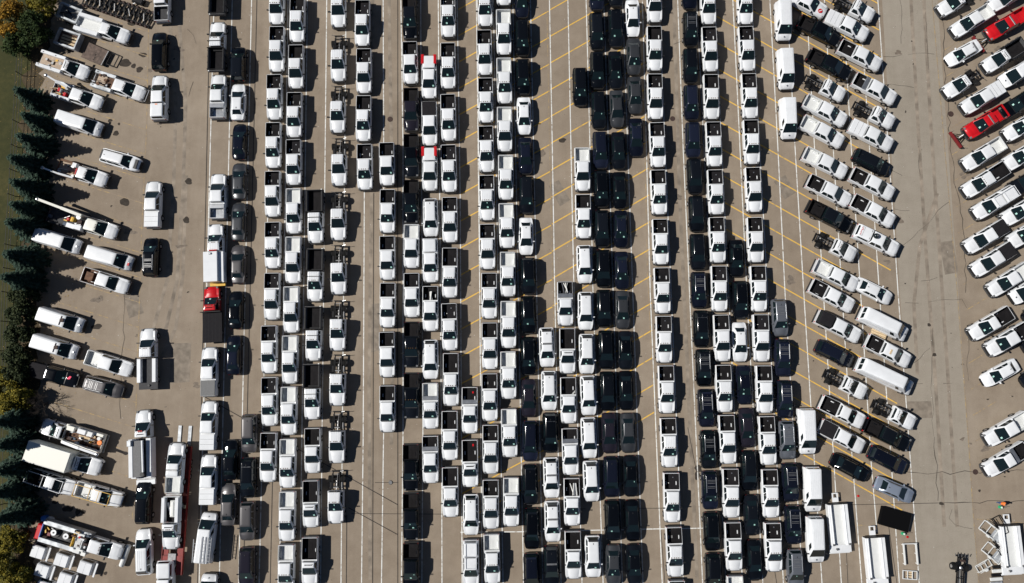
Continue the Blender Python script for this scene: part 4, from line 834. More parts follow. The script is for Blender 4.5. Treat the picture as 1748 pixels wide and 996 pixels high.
# reel truck with the red machinery
t = service(6.2, "crew", floor="deck", box="galvanised", sh=1.7, W=2.7, boxw=.55)
for x in (1.5, 3.1):
    r = t.add("cable_reel", MB().cyl((x, .1, 1.05), (x, .1, 1.15), .66, 20), "plastic"); t.add("reel_hub", MB().cyl((x, .1, 1.15), (x, .1, 1.5), .36, 14), "alu", r); t.add("hub_bore", MB().cyl((x, .1, 1.5), (x, .1, 1.52), .12, 10), "plastic", r)
t.add("bed_rail", B(.0, .1, -.85, .85, 1.2, 1.75), "blue"); t.add("bed_rail", B(4.1, 4.2, -.85, .85, 1.2, 1.72), "yellow"); t.add("cross_box", B(4.7, 5.6, -1.3, 1.1, 1.2, 1.95, .04), "whitebed"); t.add("grate", B(4.8, 5.4, -.6, .5, 1.96, 2.0), "steel"); t.add("beacon", MB().cyl((5.1, .7, 1.95), (5.1, .7, 2.15), .13, 10), "red")
clutter(t, 4.3, 6.1, -1.2, 1.2, 1.72, 18, 5); placed(centre(t), "utility_truck", "long utility truck carrying two white cable reels", "truck", 140, 925, 17, 1.3)
t = T(0); t.add("engine_hood", B(-1.0, .9, -.45, .45, .6, 1.35, .14), "red"); t.add("mast", B(-.5, .4, .6, 1.5, .7, 1.2, .1), "plow_red"); t.add("engine_block", MB().box(.2, .9, .5, 1.3, .5, 1.5, .12), "iron"); t.add("yellow_arm", MB().bar((-.9, .5, 1.2), (-.2, 1.0, 1.5), .16).bar((-.9, .8, 1.3), (-.6, 1.2, 1.3), .12), "yellow"); t.add("blue_bucket", MB().cyl((-1.5, -.3, .0), (-1.5, -.3, .7), .36, 12), "blue"); t.add("white_sack", MB().ball((-1.5, .5, .5), .45, .5, .5), "whitebed"); t.add("roll_bar", MB().bar((.6, 1.6, .2), (-.6, 1.9, 1.3), .1).bar((-.6, 1.9, 1.3), (-.9, 1.4, 1.3), .1), "steel")
for x in (-.6, .6):
    for y in (-.55, .55): wheel_at(t, x, y, .36, .22)
placed(t, "drilling_machine", "red drilling machine with yellow arm behind the cable reel truck", "machine", 69, 908, 107, 1.0)
t = T(0); t.add("fairing_shell", MB().cyl((-1.25, 0, .42), (1.25, 0, .42), .32, 16), "whitebed", smooth=40); t.add("end_cap", MB().ball((1.25, 0, .42), .2, .32, .32), "whitebed", smooth=60); t.add("end_cap", MB().ball((-1.25, 0, .42), .2, .32, .32), "whitebed", smooth=60); t.add("cradle", B(-.8, .8, -.2, .2, 0, .14), "wood")
placed(t, "tank", "long white tank lying in front of the cable reel truck", "tank", 213, 949, -70, .5)
# truck caps standing on the ground
for i, (x, y, lb) in enumerate([(67, 942, "white truck cap nearest the red drilling machine"), (107, 956, "white truck cap beneath the middle of the cable reel truck"), (147, 969, "white truck cap farthest from the yellow bushes"), (74, 974, "white truck cap in the second rank, close to the yellow bushes"), (113, 989, "white truck cap in the second rank, away from the bushes"), (76, 1003, "white truck cap cut off by the bottom edge of the view")]):
    t = T(0); h = House(-.95, .95, .85, -.85, .85, .74, .05, .95); sh = t.add("cap_shell", h.mb(.1), "white", smooth=30)
    for u in (0, 1): t.add("roof_panel", B(-.80 + .82 * u, -.02 + .82 * u, -.66, .66, .955, .985, .01), "white", sh)
    for sd in "ls": t.add("cap_window", MB().slab(h.quad(sd, .1, .9, .25, .8)), "glass", sh)
    t.add("tail_flange", B(1.12, 1.36, -.86, .86, .6, .68, .02), "white"); t.add("flange_strut", MB().bar((.9, -.7, .5), (1.2, -.7, .6), .05).bar((.9, .7, .5), (1.2, .7, .6), .05), "plastic")
    placed(t, "pickup_topper", lb, "topper", x, y, 17, .6, "white truck caps on the ground")
# line parked along the lane, noses up
t = pickup(bedcol="deck"); placed(t, "pickup_truck", "white pickup with grey bed cut off at the top of the lane-side line", "pickup", 277, 0, -90)
placed(suv("black"), "suv", "black SUV in the lane-side line above the white capped pickup", "suv", 271.5, 87, -89, sx=1.05)
t = pickup(bed="cap", bedcol="white"); t.add("cap_tag", B(-1.3, -1.18, -.16, .16, 1.93, 1.96), "orange"); placed(t, "pickup_truck", "white pickup with white cap and orange tag in the lane-side line", "pickup", 272.5, 167, -89)
placed(kit("T")[5], "pickup_truck", "white pickup with white bed cover alone in the lane-side line", "pickup", 261.5, 349, -88)
placed(kit("sR")[5], "suv", "black SUV with roof rails across from the red-square van", "suv", 257, 439, -88)
t = T(0); chassis(t, 4.0, ax=1.2); L = cab_front(t, 4.05, "ext"); t.L = L; t.add("flat_deck", B(0, 3.95, -1.2, 1.2, .92, 1.05), "deck")
for sg in (1, -1): t.add("side_box", B(.9, 3.9, *sorted((sg * .72, sg * 1.2)), 1.054, 1.6, .03), "white")
t.add("headboard", B(3.9, 3.98, -1.1, 1.1, 1.054, 1.75), "plastic"); t.add("hitch_ball", MB().cyl((.5, -.1, 1.05), (.5, -.1, 1.2), .14, 10), "plastic")
placed(centre(t), "flatbed_truck", "white flatbed truck with grey deck and white side boxes by the lane", "truck", 253.5, 613, -90)
placed(suv("black"), "suv", "black SUV between the yellow-rack pickup and the car hauler", "suv", 244.5, 859, -88, sx=1.03)
t = suv("white"); t.add("roof_ribbing", B(-1.8, .3, -.42, -.36, 1.745, 1.765).box(-1.8, .3, -.14, -.08, 1.745, 1.765).box(-1.8, .3, .14, .2, 1.745, 1.765).box(-1.8, .3, .38, .44, 1.745, 1.765), "white"); placed(t, "suv", "white SUV with ribbed roof next to the long white tank", "suv", 245, 943, -91, sx=1.1)
# row with the red flatbed: special trucks
t = T(0); chassis(t, 3.95, ax=1.2); L = cab_front(t, 4.0, "reg", ribs=False, col="red"); t.L = L; t.add("flat_deck", B(0, 3.9, -1.25, 1.25, .92, 1.06, .02), "tarp")
for kx in range(5): t.add("deck_seam", B(.02, 3.88, -.92 + .46 * kx, -.90 + .46 * kx, 1.06, 1.072), "frame_black")
t.add("headboard", B(3.86, 3.96, -1.3, 1.3, 1.06, 1.75), "frame_black")
placed(centre(t), "flatbed_truck", "red single cab truck with black flatbed", "truck", 362.5, 537, -91)
t = T(0); chassis(t, 3.9, ax=1.2); L = cab_front(t, 3.95, "ext"); t.L = L; t.add("service_box", B(0, 3.9, -.55, 1.25, .8, 2.15, .04), "white"); t.add("side_box", B(.0, 3.9, -1.2, -.554, .7, 1.75, .03), "white")
for kx in range(3): t.add("box_door", B(.1 + 1.28 * kx, 1.3 + 1.28 * kx, -1.23, -1.2, .8, 1.65), "white")
t.add("roof_bracket", MB().box(3.5, 3.75, .2, .5, 2.15, 2.3, .03), "alu"); t.add("rear_step", B(-.45, 0, -1.0, 1.0, .5, .72, .02), "yellow"); t.add("rear_lamp", B(-.1, .0, -1.2, -1.0, 1.5, 1.7), "paper"); t.add("beacon_bar", B(3.98, 4.12, -.5, .5, 1.99, 2.12, .02), "lamp_red")
placed(centre(t), "service_truck", "white truck with closed service box and yellow rear step above the red flatbed", "truck", 367.5, 432, -91, 1.3)
v = van(L=6.0, high=2.2)
t = v; placed(t, "cargo_van", "white van carrying ladders on its roof beside the car hauler", "van", 351, 919, -83, 1.3)
placed(kit("v")[5], "cargo_van", "white van nose at the bottom edge below the ladder van", "van", 353, 1022, -86, 1.3)
def ladder(px, py, ang, L, z, lb, wd=.42):
    t = T(0)
    for y in (-wd / 2, wd / 2): t.add("side_rail", B(-L / 2, L / 2, y - .03, y + .03, 0, .08), "alu")
    for kx in range(int(L / .42)): x = -L / 2 + .2 + .42 * kx; t.add("rung", B(x - .022, x + .022, -wd / 2, wd / 2, .02, .06), "alu")
    placed(t, "ladder", lb, "ladder", px, py, ang, .05, "ladders on the van", z=z)
ladder(345.5, 940, -84, 3.2, 2.28, "aluminium ladder lying on the middle of the van roof"); ladder(332, 941, -86, 2.8, 2.05, "aluminium ladder hung over the side of the ladder van facing the car hauler"); ladder(356, 940, -84, 3.0, 2.28, "aluminium ladder on the van roof side farther from the car hauler")
# car hauler and its load
t = T(0)
for sg in (1, -1):
    t.add("runway", B(-9.5, 6.2, *sorted((sg * .55, sg * 1.25)), .78, .92), "trailer_red"); t.add("side_rail", B(-9.5, 6.2, *sorted((sg * 1.25, sg * 1.33)), .6, 1.05), "trailer_red")
    t.add("loading_ramp", B(6.3, 8.7, *sorted((sg * .45, sg * .85)), .04, .12), "galvanised")
    for x in (2.4, 3.3, 4.2): wheel_at(t, x, sg * 1.12, .38, .26)
for i in range(9): x = -9.0 + 1.8 * i; t.add("cross_member", B(x - .12, x + .12, -.54, .54, .68, .84), "trailer_red")
t.add("gooseneck", B(-11.8, -9.5, -.4, .4, .9, 1.15, .04), "trailer_red"); t.add("winch_deck", B(-8.2, -6.9, -.5, .5, .925, 1.1, .03), "steel")
for y in (-.9, .9): t.add("stop_block", B(-7.9, -7.2, y - .45, y + .45, .925, 1.0), "trailer_red")
for x, y in ((-1.2, -1.0), (-1.2, .1)): t.add("tie_box", B(x - .18, x + .18, y - .25, y + .35, .93, 1.25), "wood")
hp = at(296.5, 850, 1.85)
r_h = spawn(t, "car_hauler_trailer", "red car hauler trailer with wooden ramps carrying three white trucks", "trailer", None, (hp.x, hp.y), heading(300, 850, -85.6), 1.0)
t = pickup(marks=False, bedcol="whitebed", box="bar", cab="crew"); placed(t, "pickup_truck", "white pickup with roof light bar at the ramp end of the car hauler", "pickup", 299.5, 799, -86, .95, z=.93)
t = service(3.0, "reg", floor="liner", box="white", W=2.1, boxw=.42, sh=1.65); t.add("bed_load", MB().box(.4, 2.4, -.1, .45, .99, 1.4, .15), "paper"); placed(centre(t), "service_truck", "white service truck riding in the middle of the car hauler", "truck", 293, 893, 92, .95, z=.93)
t = pickup(bed="cap", bedcol="white"); placed(t, "pickup_truck", "white capped pickup at the neck of the car hauler", "pickup", 283, 1000, 91, 1.0, z=.03)

# snow plows on the red pickups, labelled one by one
for px, py, lb in ((1670, 76, "dark red snow plow blade on the upper red pickup"), (1631, 239, "dark red snow plow blade on the lower red pickup")):
    t = T(0)
    vs = []
    for x in (-1.25, 1.25): vs += [(x, -.05, .05), (x, -.16, .35), (x, -.10, .75), (x, -.02, .75), (x, -.08, .35), (x, .03, .05)]
    t.add("blade", MB().add(vs, [(k, (k + 1) % 6, (k + 1) % 6 + 6, k + 6) for k in range(6)] + [(5, 4, 3, 2, 1, 0), (6, 7, 8, 9, 10, 11)]), "plow_red"); t.add("push_frame", MB().bar((0, 0, .4), (0, 1.15, .5), .14).bar((-.6, 0, .4), (-.2, 1.1, .5), .1).bar((.6, 0, .4), (.2, 1.1, .5), .1), "frame_black"); t.add("lift_ram", MB().cyl((0, .5, .5), (0, 1.0, .9), .07, 8), "alu")
    for x in (-1.15, 1.15): t.add("marker_rod", MB().bar((x, 0, .7), (x, 0, 1.2), .04), "plastic")
    placed(t, "snow_plow", lb, "snow plow", px, py, 54, .4, "snow plows")
# trailers and scrap at the top
def dumpbox(col, fl, L=3.1, W=2.1):
    t = T(0); t.add("box_floor", B(-L / 2, L / 2, -W / 2, W / 2, .5, .58), fl)
    for sg in (1, -1): t.add("box_side", B(-L / 2, L / 2, *sorted((sg * (W / 2 - .28), sg * W / 2)), .584, 1.25, .03), col)
    t.add("headboard", B(L / 2, L / 2 + .22, -W / 2, W / 2, .5, 1.45, .02), col); t.add("tailgate", B(-L / 2 - .1, -L / 2, -W / 2, W / 2, .5, 1.15, .02), col)
    for sg in (1, -1): wheel_at(t, 0, sg * (W / 2 + .14), .32, .2)
    return t
t = dumpbox("galvanised", "steel"); t.add("scrap_bar", MB().bar((-1.2, -.4, .9), (1.2, .5, 1.0), .12), "frame_black"); t.add("scrap_bar", MB().bar((-.9, .5, .8), (1.0, -.5, .85), .1), "frame_black"); placed(t, "dump_trailer", "weathered grey dump box with scrap bars next to the orange tree", "trailer", 120, 24, 22, .8)
t = dumpbox("galvanised", "brown", 3.0, 2.3)
for y in (-.45, 0, .4): t.add("plank", B(-1.1, 1.3, y - .13, y + .13, .59, .72), "wood")
placed(t, "dump_trailer", "weathered grey dump box holding planks above the beige bed truck", "trailer", 117, 68, 19, .8)
t = T(0); t.add("steel_plate", B(-1.5, 1.5, -1.12, 1.12, .42, .56, .02), "rust"); t.add("plate_edge", B(1.5, 1.6, -1.1, 1.1, .4, .62), "steel"); t.add("support_beam", B(-1.3, 1.3, -.8, -.6, 0, .42), "rust"); t.add("support_beam", B(-1.3, 1.3, .6, .8, 0, .42), "rust")
def stroke(pts, w=.07): 
    mb = MB()
    for a, b in zip(pts, pts[1:]): mb.bar((*a, .563), (*b, .563), w, .008)
    return mb
t.add("chalk_letter", stroke([(.32, -.02), (.05, -.02), (.18, -.02), (.18, -.32)]), "chalk"); t.add("chalk_letter", stroke([(.42, -.52), (.28, -.42), (.20, -.52), (.30, -.66), (.22, -.80), (.08, -.72)]), "chalk")
placed(t, "steel_deck", "rusty steel deck plate with chalk marks between the oil stains and the dump box", "deck plate", 162, 92.5, 24, .5)
t = T(0); t.add("tongue_frame", MB().bar((-.8, -.55, .3), (.9, -.55, .3), .1).bar((-.8, .55, .3), (.9, .55, .3), .1).bar((-.8, -.55, .3), (-.8, .55, .3), .1).bar((.9, -.55, .3), (.9, .55, .3), .1), "frame_black")
placed(t, "tow_frame", "small open black tow frame at the nose of the rusty deck plate", "frame", 192, 103, -63, .3)
WH = ["beside the grey dump box", "behind the white box bed truck"]
for i in range(14):
    px, py = 148 + 8.3 * i, -3 + 2.85 * i; t = T(0)
    for y in (-.33, .33): t.add("upright_beam", MB().bar((-1.15, y, .25), (1.15, y, .25), .13), "frame_black")
    for x in (-.9, 0, .9): t.add("cross_member", MB().bar((x, -.33, .35), (x, .33, .35), .12), "frame_black")
    t.add("coupler", MB().ball((1.1, .0, .3), .2, .25, .25).ball((-1.1, 0, .3), .18, .25, .22), "iron"); t.add("bracket", MB().bar((-.5, -.2, .5), (.4, .25, .6), .1), "steel" if i % 3 == 0 else "frame_black")
    placed(t, "hitch_frame", f"black steel hitch frame, {ORD[i + 1]} in the scrap row counted from the orange tree", "scrap frame", px, py, -64 + jit.uniform(-7, 7), .3, "black hitch frames in the scrap row")
t = T(0); t.add("engine_block", MB().box(-.8, .8, -.4, .4, .1, .7, .15), "frame_black"); t.add("bracket", MB().bar((-.6, -.6, .3), (.9, .5, .6), .12), "steel"); placed(t, "scrap_axle", "black scrap axle lying behind the scrap row near the lane", "scrap axle", 237, 3, 20, .3)
# roof dome and red letters on the utility cap pickup of the outer slanted file
t = T(0); t.add("dome", MB().ball((0, 0, 0), .34, .34, .34, 16, 10), "glass", smooth=60); t.add("dome_highlight_spot", MB().ball((.0, .05, .27), .14, .14, .09), "alu", smooth=60)
# ------------------------------------------------------------------ bodies, racks and frames in the bottom corner
def truck_body(lb, px, py, ang, L=5.6):
    t = T(0); W = 2.45; w = W / 2
    t.add("bed_floor", B(-L / 2 + .6, L / 2, -w + .62, w - .5, .62, .74), "whitebed")
    for sg, bw in ((1, .42), (-1, .60)):
        y0, y1 = sorted((sg * (w - bw), sg * w)); b = t.add("side_box", B(-L / 2 + .6, L / 2, y0, y1, .3, 1.18, .03), "white"); t.add("box_rail", B(-L / 2 + .7, L / 2 - .1, *sorted((sg * (w - bw + .08), sg * (w - bw + .14))), 1.18, 1.25), "white", b)
        for kx in range(4): a = -L / 2 + .75 + 1.2 * kx; t.add("box_door", B(a, a + 1.1, *sorted((sg * w, sg * (w + .025))), .4, 1.1), "white", b)
        for kx in range(3): t.add("hinge_block", B(-L / 2 + .62, -L / 2 + .85, sg * (w - .12) - .06 + .1 * kx * -sg, sg * (w - .12) + .03 + .1 * kx * -sg, 1.18, 1.27), "steel", b)
    t.add("headboard", B(L / 2, L / 2 + .12, -w + .05, w - .05, .5, 1.3, .02), "plastic"); t.add("rear_bumper", B(-L / 2 - .35, -L / 2 + .58, -w - .12, w + .12, .5, .72, .03), "white"); t.add("step_plate", B(-L / 2 - .5, -L / 2 - .352, -w, w + .1, .3, .42, .02), "white"); t.add("hitch_ball", MB().cyl((-L / 2 + .1, .5, .72), (-L / 2 + .1, .5, .95), .14, 10), "steel")
    mb = MB(); mb.box(L / 2 + .2, L / 2 + .75, -.38, .38, .55, .62).box(L / 2 + .75, L / 2 + 1.2, -.38, -.24, .55, .62).box(L / 2 + .75, L / 2 + 1.2, .24, .38, .55, .62).box(L / 2 + 1.2, L / 2 + 1.32, -.38, .38, .55, .62)
    t.add("tongue_plate", mb, "white"); placed(t, "utility_bed_unit", lb, "utility bed", px, py, ang, .9, "white truck bodies set on the ground")
truck_body("white truck body on the ground beside the white van row", 1432.5, 900, -96); truck_body("white truck body on the ground next to the black tarp box", 1496, 957, -96); truck_body("white truck body on the ground behind the pile of white racks", 1727, 937, -97)
t = T(0); t.add("tarp_top", B(-1.85, 1.85, -1.15, 1.15, .55, .62, .03), "matte_black"); t.add("skirt", B(-1.84, 1.84, -1.14, 1.14, .05, .55), "matte_black"); t.add("edge_trim", B(1.85, 1.9, -1.15, 1.15, .4, .64), "plastic")
placed(t, "flat_box", "flat black lidded box on the ground below the silver blue sedan", "box", 1527, 886.5, 16, .4)
def rackpile(name, lb, px, py, ang, segs, m="whitebed", bars=4, Lx=2.2, Wy=1.2, z=.3, plate=True, tilt=0):
    t = T(0)
    for y in (-Wy / 2, Wy / 2): t.add("side_rail", MB().bar((-Lx / 2, y, z), (Lx / 2, y, z + tilt), .09), m)
    for kx in range(bars): x = -Lx / 2 + Lx * kx / (bars - 1); t.add("cross_bar", MB().bar((x, -Wy / 2, z + tilt * kx / (bars - 1)), (x, Wy / 2, z + tilt * kx / (bars - 1)), .08), m)
    if plate: t.add("mesh_plate", B(.1, Lx / 2 - .05, -Wy / 2 + .1, Wy / 2 - .1, z + tilt * .6, z + tilt * .6 + .02), "galvanised")
    for y in (-Wy / 2, Wy / 2): t.add("upper_rail", MB().bar((-Lx / 2, y * 1.02, z + .35), (Lx * .1, y * 1.02, z + .35 + tilt * .5), .06), m)
    t.add("brace", MB().bar((-Lx / 2, -Wy / 2, z), (Lx * .1, -Wy / 2, z + .35 + tilt * .5), .05), m); t.add("brace", MB().bar((Lx * .1, Wy / 2, z + .35 + tilt * .5), (Lx / 2, Wy / 2, z + tilt), .05), m); t.add("mount_box", B(-.25, .1, -Wy / 2 - .2, -Wy / 2 + .12, z + .1, z + .4, .02), m)
    for kx in segs: t.add("leg", MB().bar((kx, -Wy / 2, .02), (kx, -Wy / 2, z + .1), .07), m)
    placed(t, name, lb, "rack", px, py, ang, z, "racks piled by the truck body")
rackpile("steel_rack", "white steel rack with a grey mesh plate, topmost of the rack pile", 1691, 908, 40, (-1, 1), Lx=2.8, Wy=1.3, tilt=.4)
rackpile("steel_rack", "white steel rack with a mesh plate, in the middle of the rack pile", 1694, 944, 42, (-1, 1), Lx=2.5, Wy=1.35, tilt=.35)
rackpile("steel_rack", "white open ladder-shaped rack at the lower end of the rack pile", 1679, 966, -30, (-1, 1), Lx=1.9, Wy=.85, plate=False)
rackpile("steel_rack", "black steel rack leaning between the white rack and the truck body, upper one", 1706, 897, 62, (-1, 1), "frame_black", 3, 2.2, 1.0, .45, True, .3)
rackpile("steel_rack", "black steel rack leaning against the truck body, lower one", 1706, 932, 66, (-1, 1), "frame_black", 3, 2.0, .9, .45, False, .3)
for i, (x, y, m) in enumerate([(1705, 968, "frame_black"), (1704, 975, "whitebed"), (1703, 982, "frame_black"), (1701, 989, "whitebed"), (1701, 996, "galvanised")]):
    t = T(0); t.add("flat_bar", B(-.75, .75, -.2, .2, .15, .24, .02), m); t.add("bar_foot", B(-.7, -.6, -.18, .18, 0, .15), m); t.add("bar_foot", B(.6, .7, -.18, .18, 0, .15), m)
    placed(t, "bumper_bar", f"{'black' if m == 'frame_black' else 'pale'} bumper bar, {ORD[i + 1]} down the stack beside the rack pile", "bumper bar", x, y, -4, .2, "bumper bars stacked by the racks")
t = T(0)
for y in (-.78, .78):
    t.add("side_rail", B(-1.3, 1.2, y - .09, y + .09, .35, .55, .02), "whitebed")
    for x in (-1.2, 0, 1.1): t.add("leg", B(x - .05, x + .05, y - .05, y + .05, 0, .35), "whitebed")
t.add("cross_bar", B(1.2, 1.32, -.9, .9, .35, .55, .02), "whitebed"); placed(t, "u_shaped_frame", "white three-sided frame standing on the ground near the edge line", "frame", 1554, 946, -95, .4)
t = T(0)
for y in (-.5, .5): t.add("side_rail", B(-.9, .9, y - .05, y + .05, .2, .32), "whitebed")
for x in (-.88, -.3, .3, .88): t.add("cross_bar", B(x - .04, x + .04, -.45, .45, .22, .33), "whitebed")
for y in (-.25, .05, .3): t.add("plank", B(-.35, .4, y - .09, y + .09, .1, .2), "wood")
placed(t, "crate_frame", "small white crate frame over wooden boards below the three-sided frame", "crate", 1553.5, 982, 4, .3)
t = T(0); chassis(t, 6.0, dual=True, x0=-.3, ax=1.0); t.add("drive_shaft", MB().cyl((1.2, 0, .6), (6.0, 0, .7), .06, 8), "steel"); t.add("hitch_plate", B(-.5, -.3, -.6, .6, .5, .75), "frame_black"); t.add("differential", MB().ball((1.0, .0, .75), .22, .2, .15), "alu"); t.add("air_tank", MB().cyl((.1, -.2, .9), (.1, .3, .9), .14, 10), "iron")
for yy in (-.75, -.4, .0, .4, .75): t.add("rear_bracket", MB().bar((-.3, yy, .75), (-.65, yy * 1.1, .8), .06), "steel")
placed(t, "bare_truck_chassis", "bare black truck chassis without a cab in the drive lane", "chassis", 1640, 955, 94, .6)
for px, py, lb in ((1707, 866, "green sprayer can with upright rod beside the worker in the orange vest"), (1541, 911, "green sprayer can with upright rod below the flat black box")):
    t = T(0); t.add("tank_body", MB().cyl((0, 0, 0), (0, 0, .42), .20, 12, .17), "green"); t.add("tank_lid", MB().cyl((0, 0, .42), (0, 0, .5), .11, 10), "paper"); t.add("spray_rod", MB().cyl((.12, .1, .1), (.14, .12, 1.15), .02, 6), "plastic"); t.add("hose", MB().bar((0, .1, .4), (.12, .1, .15), .03), "plastic")
    placed(t, "sprayer_can", lb, "sprayer", px, py, 0, .1, "green sprayer cans")
for px, py, m, lb in ((1549, 917, "red", "small dark red cap lying beside the sprayer below the black box"), (1465, 847, "red", "small red scrap on the pavement between slanted lines")):
    t = T(0); t.add("lid", MB().cyl((0, 0, 0), (0, 0, .08), .16, 10, .12), m); placed(t, "plastic_lid", lb, "lid", px, py, 0, 0)

# dome and letters belong to the capped pickup with the rack of red letters
c = at(1495, 403.5, 2.0); h0 = heading(1495, 404, 25)
r = mkobj("roof_dome", None, (c.x, c.y, 1.95), h0, label="dark glass dome resting on the white cap of the outer slanted file", category="dome")
mkobj("dome_shell", MB().ball((0, 0, .2), .36, .36, .36, 18, 10).mesh("dome_shell", "glass", 60), parent=r); mkobj("dome_highlight", MB().cyl((0, 0, .5), (0, 0, .57), .12, 12).mesh("dome_highlight_spot", "alu"), parent=r)  # pale metal disc stands in for the highlight on the dark dome

for px, py, lb, L, n in ((963, 492, "pale scrap bars piled in the bed of the first pickup of the scrap row", 1.3, 4), (979, 668, "single pale bent bar lying in a black pickup bed of the scrap row", 1.1, 2), (981, 838, "white scrap bars standing out in the long bed of the scrap row", 1.9, 5), (733, 507, "white crumpled scrap in the bed beside the row of six", 1.3, 4), (292, 868, "white crumpled sheets in the service truck on the car hauler", 1.5, 4)):
    t = T(0); zb = 1.02 if px > 400 else 1.92; rq = random.Random(px)
    for q in range(n): a = rq.uniform(-.25, .25); y = rq.uniform(-.32, .32); t.add("scrap_bar", MB().bar((-L / 2, y - a, zb + .05 * q), (L / 2, y + a, zb + .04 + .05 * q), rq.uniform(.06, .16)), ("paper", "whitebed", "alu")[q % 3])
    placed(t, "scrap_bundle", lb, "scrap", px, py, 84 if px != 979 else 125, zb, "scrap lying in pickup beds")
t = T(0)
for q in range(3): t.add("plank", B(-1.0, 1.0, -.42 + .29 * q, -.16 + .29 * q, .35 + .02 * q, .42 + .02 * q), "wood")
t.add("pallet_runner", B(-.9, .9, -.35, -.25, 0, .35), "wood"); t.add("pallet_runner", B(-.9, .9, .25, .35, 0, .35), "wood"); placed(t, "wooden_pallet", "tan wooden boards between the tall white van and the pickup below it", "pallet", 1499, 571, 20, .3)
t = T(0); t.add("roof_sign", B(-.12, .12, -.32, .32, 1.945, 2.0, .02), "wood"); placed(t, "roof_sign_board", "small tan board resting on the pickup roof between the two long vans", "sign", 1521, 601, 27, 1.95)

# ------------------------------------------------------------------ the worker
def person(px, py):
    foot = at(px, py); R = mkobj("person", None, (foot.x, foot.y, 0), math.radians(-60), label="worker in orange vest and blue jeans standing on the long crack by the racks", category="person")
    J = [(0, 0, .95, .13), (0, 0, 1.15, .135), (0, 0, 1.36, .15), (0, 0, 1.48, .06), (.02, 0, 1.56, .075), (.03, 0, 1.66, .098), (.01, 0, 1.73, .07)]
    E = [(i, i + 1) for i in range(6)]
    for sg in (1, -1):
        b = len(J); J += [(0, sg * .10, .90, .095), (.03 * sg + .03, sg * .11, .50, .06), (-.05 + .06 * sg, sg * .11, .10, .042), (.10 + .06 * sg, sg * .13, .05, .04)]
        E += [(0, b), (b, b + 1), (b + 1, b + 2), (b + 2, b + 3)]
        b = len(J); J += [(0, sg * .19, 1.40, .062), (.03, sg * .27, 1.14, .045), (.22, sg * .24, .97, .034), (.30, sg * .225, .94, .032)]
        E += [(2, b), (b, b + 1), (b + 1, b + 2), (b + 2, b + 3)]; wr = b + 3
        for f in range(4):
            q = len(J); yy = sg * (.225 - .03 + .02 * f); ln = (.075, .09, .085, .065)[f]
            J += [(.34, yy, .935, .010), (.34 + ln * .6, yy, .925, .009), (.34 + ln, yy, .90, .008)]; E += [(wr, q), (q, q + 1), (q + 1, q + 2)]
        q = len(J); J += [(.32, sg * .17, .935, .011), (.37, sg * .145, .925, .009)]; E += [(wr, q), (q, q + 1)]
    me = bpy.data.meshes.new("body"); me.from_pydata([j[:3] for j in J], E, []); tmp = bpy.data.objects.new("tmp", me); COL.objects.link(tmp)
    tmp.modifiers.new("skin", 'SKIN'); sv = me.skin_vertices[0].data
    for i, j in enumerate(J): sv[i].radius = (j[3], j[3])
    sv[0].use_root = True; tmp.modifiers.new("sub", 'SUBSURF').levels = 2
    out = bpy.data.meshes.new_from_object(tmp.evaluated_get(bpy.context.evaluated_depsgraph_get())); bpy.data.objects.remove(tmp)
    out.materials.clear()
    for m in ("skin", "jeans", "darkcloth"): out.materials.append(M[m])
    for p in out.polygons:
        z, y, x = p.center.z, abs(p.center.y), p.center.x; p.use_smooth = True
        p.material_index = 2 if z < .1 and y < .2 else 1 if z < .98 and y < .2 and x < .2 else 0 if z > 1.47 or x > .21 else 2
    mkobj("body", out, parent=R)
    mkobj("safety_vest", MB().loft([rrect(-.16, .17, .19, .19, .95, .06), rrect(-.165, .175, .20, .20, 1.2, .07), rrect(-.16, .16, .21, .21, 1.38, .07), rrect(-.10, .10, .15, .15, 1.47, .06)]).mesh("safety_vest", "vest", 40), parent=R)
    mkobj("hair", MB().ball((.0, 0, 1.70), .115, .105, .10, 12, 8).mesh("hair", "hair", 60), parent=R)
    for sg in (1, -1):
        mkobj("eye", MB().ball((.118, sg * .035, 1.665), .012, .015, .010, 8, 5).mesh("eye", "hair"), parent=R); mkobj("ear", MB().ball((.02, sg * .10, 1.655), .025, .014, .035, 8, 5).mesh("ear", "skin"), parent=R)
    mkobj("nose", MB().ball((.135, 0, 1.64), .022, .014, .025, 8, 5).mesh("nose", "skin"), parent=R); mkobj("mouth", MB().ball((.122, 0, 1.60), .010, .028, .007, 8, 5).mesh("mouth", "plow_red"), parent=R)
person(1702.5, 857.5)

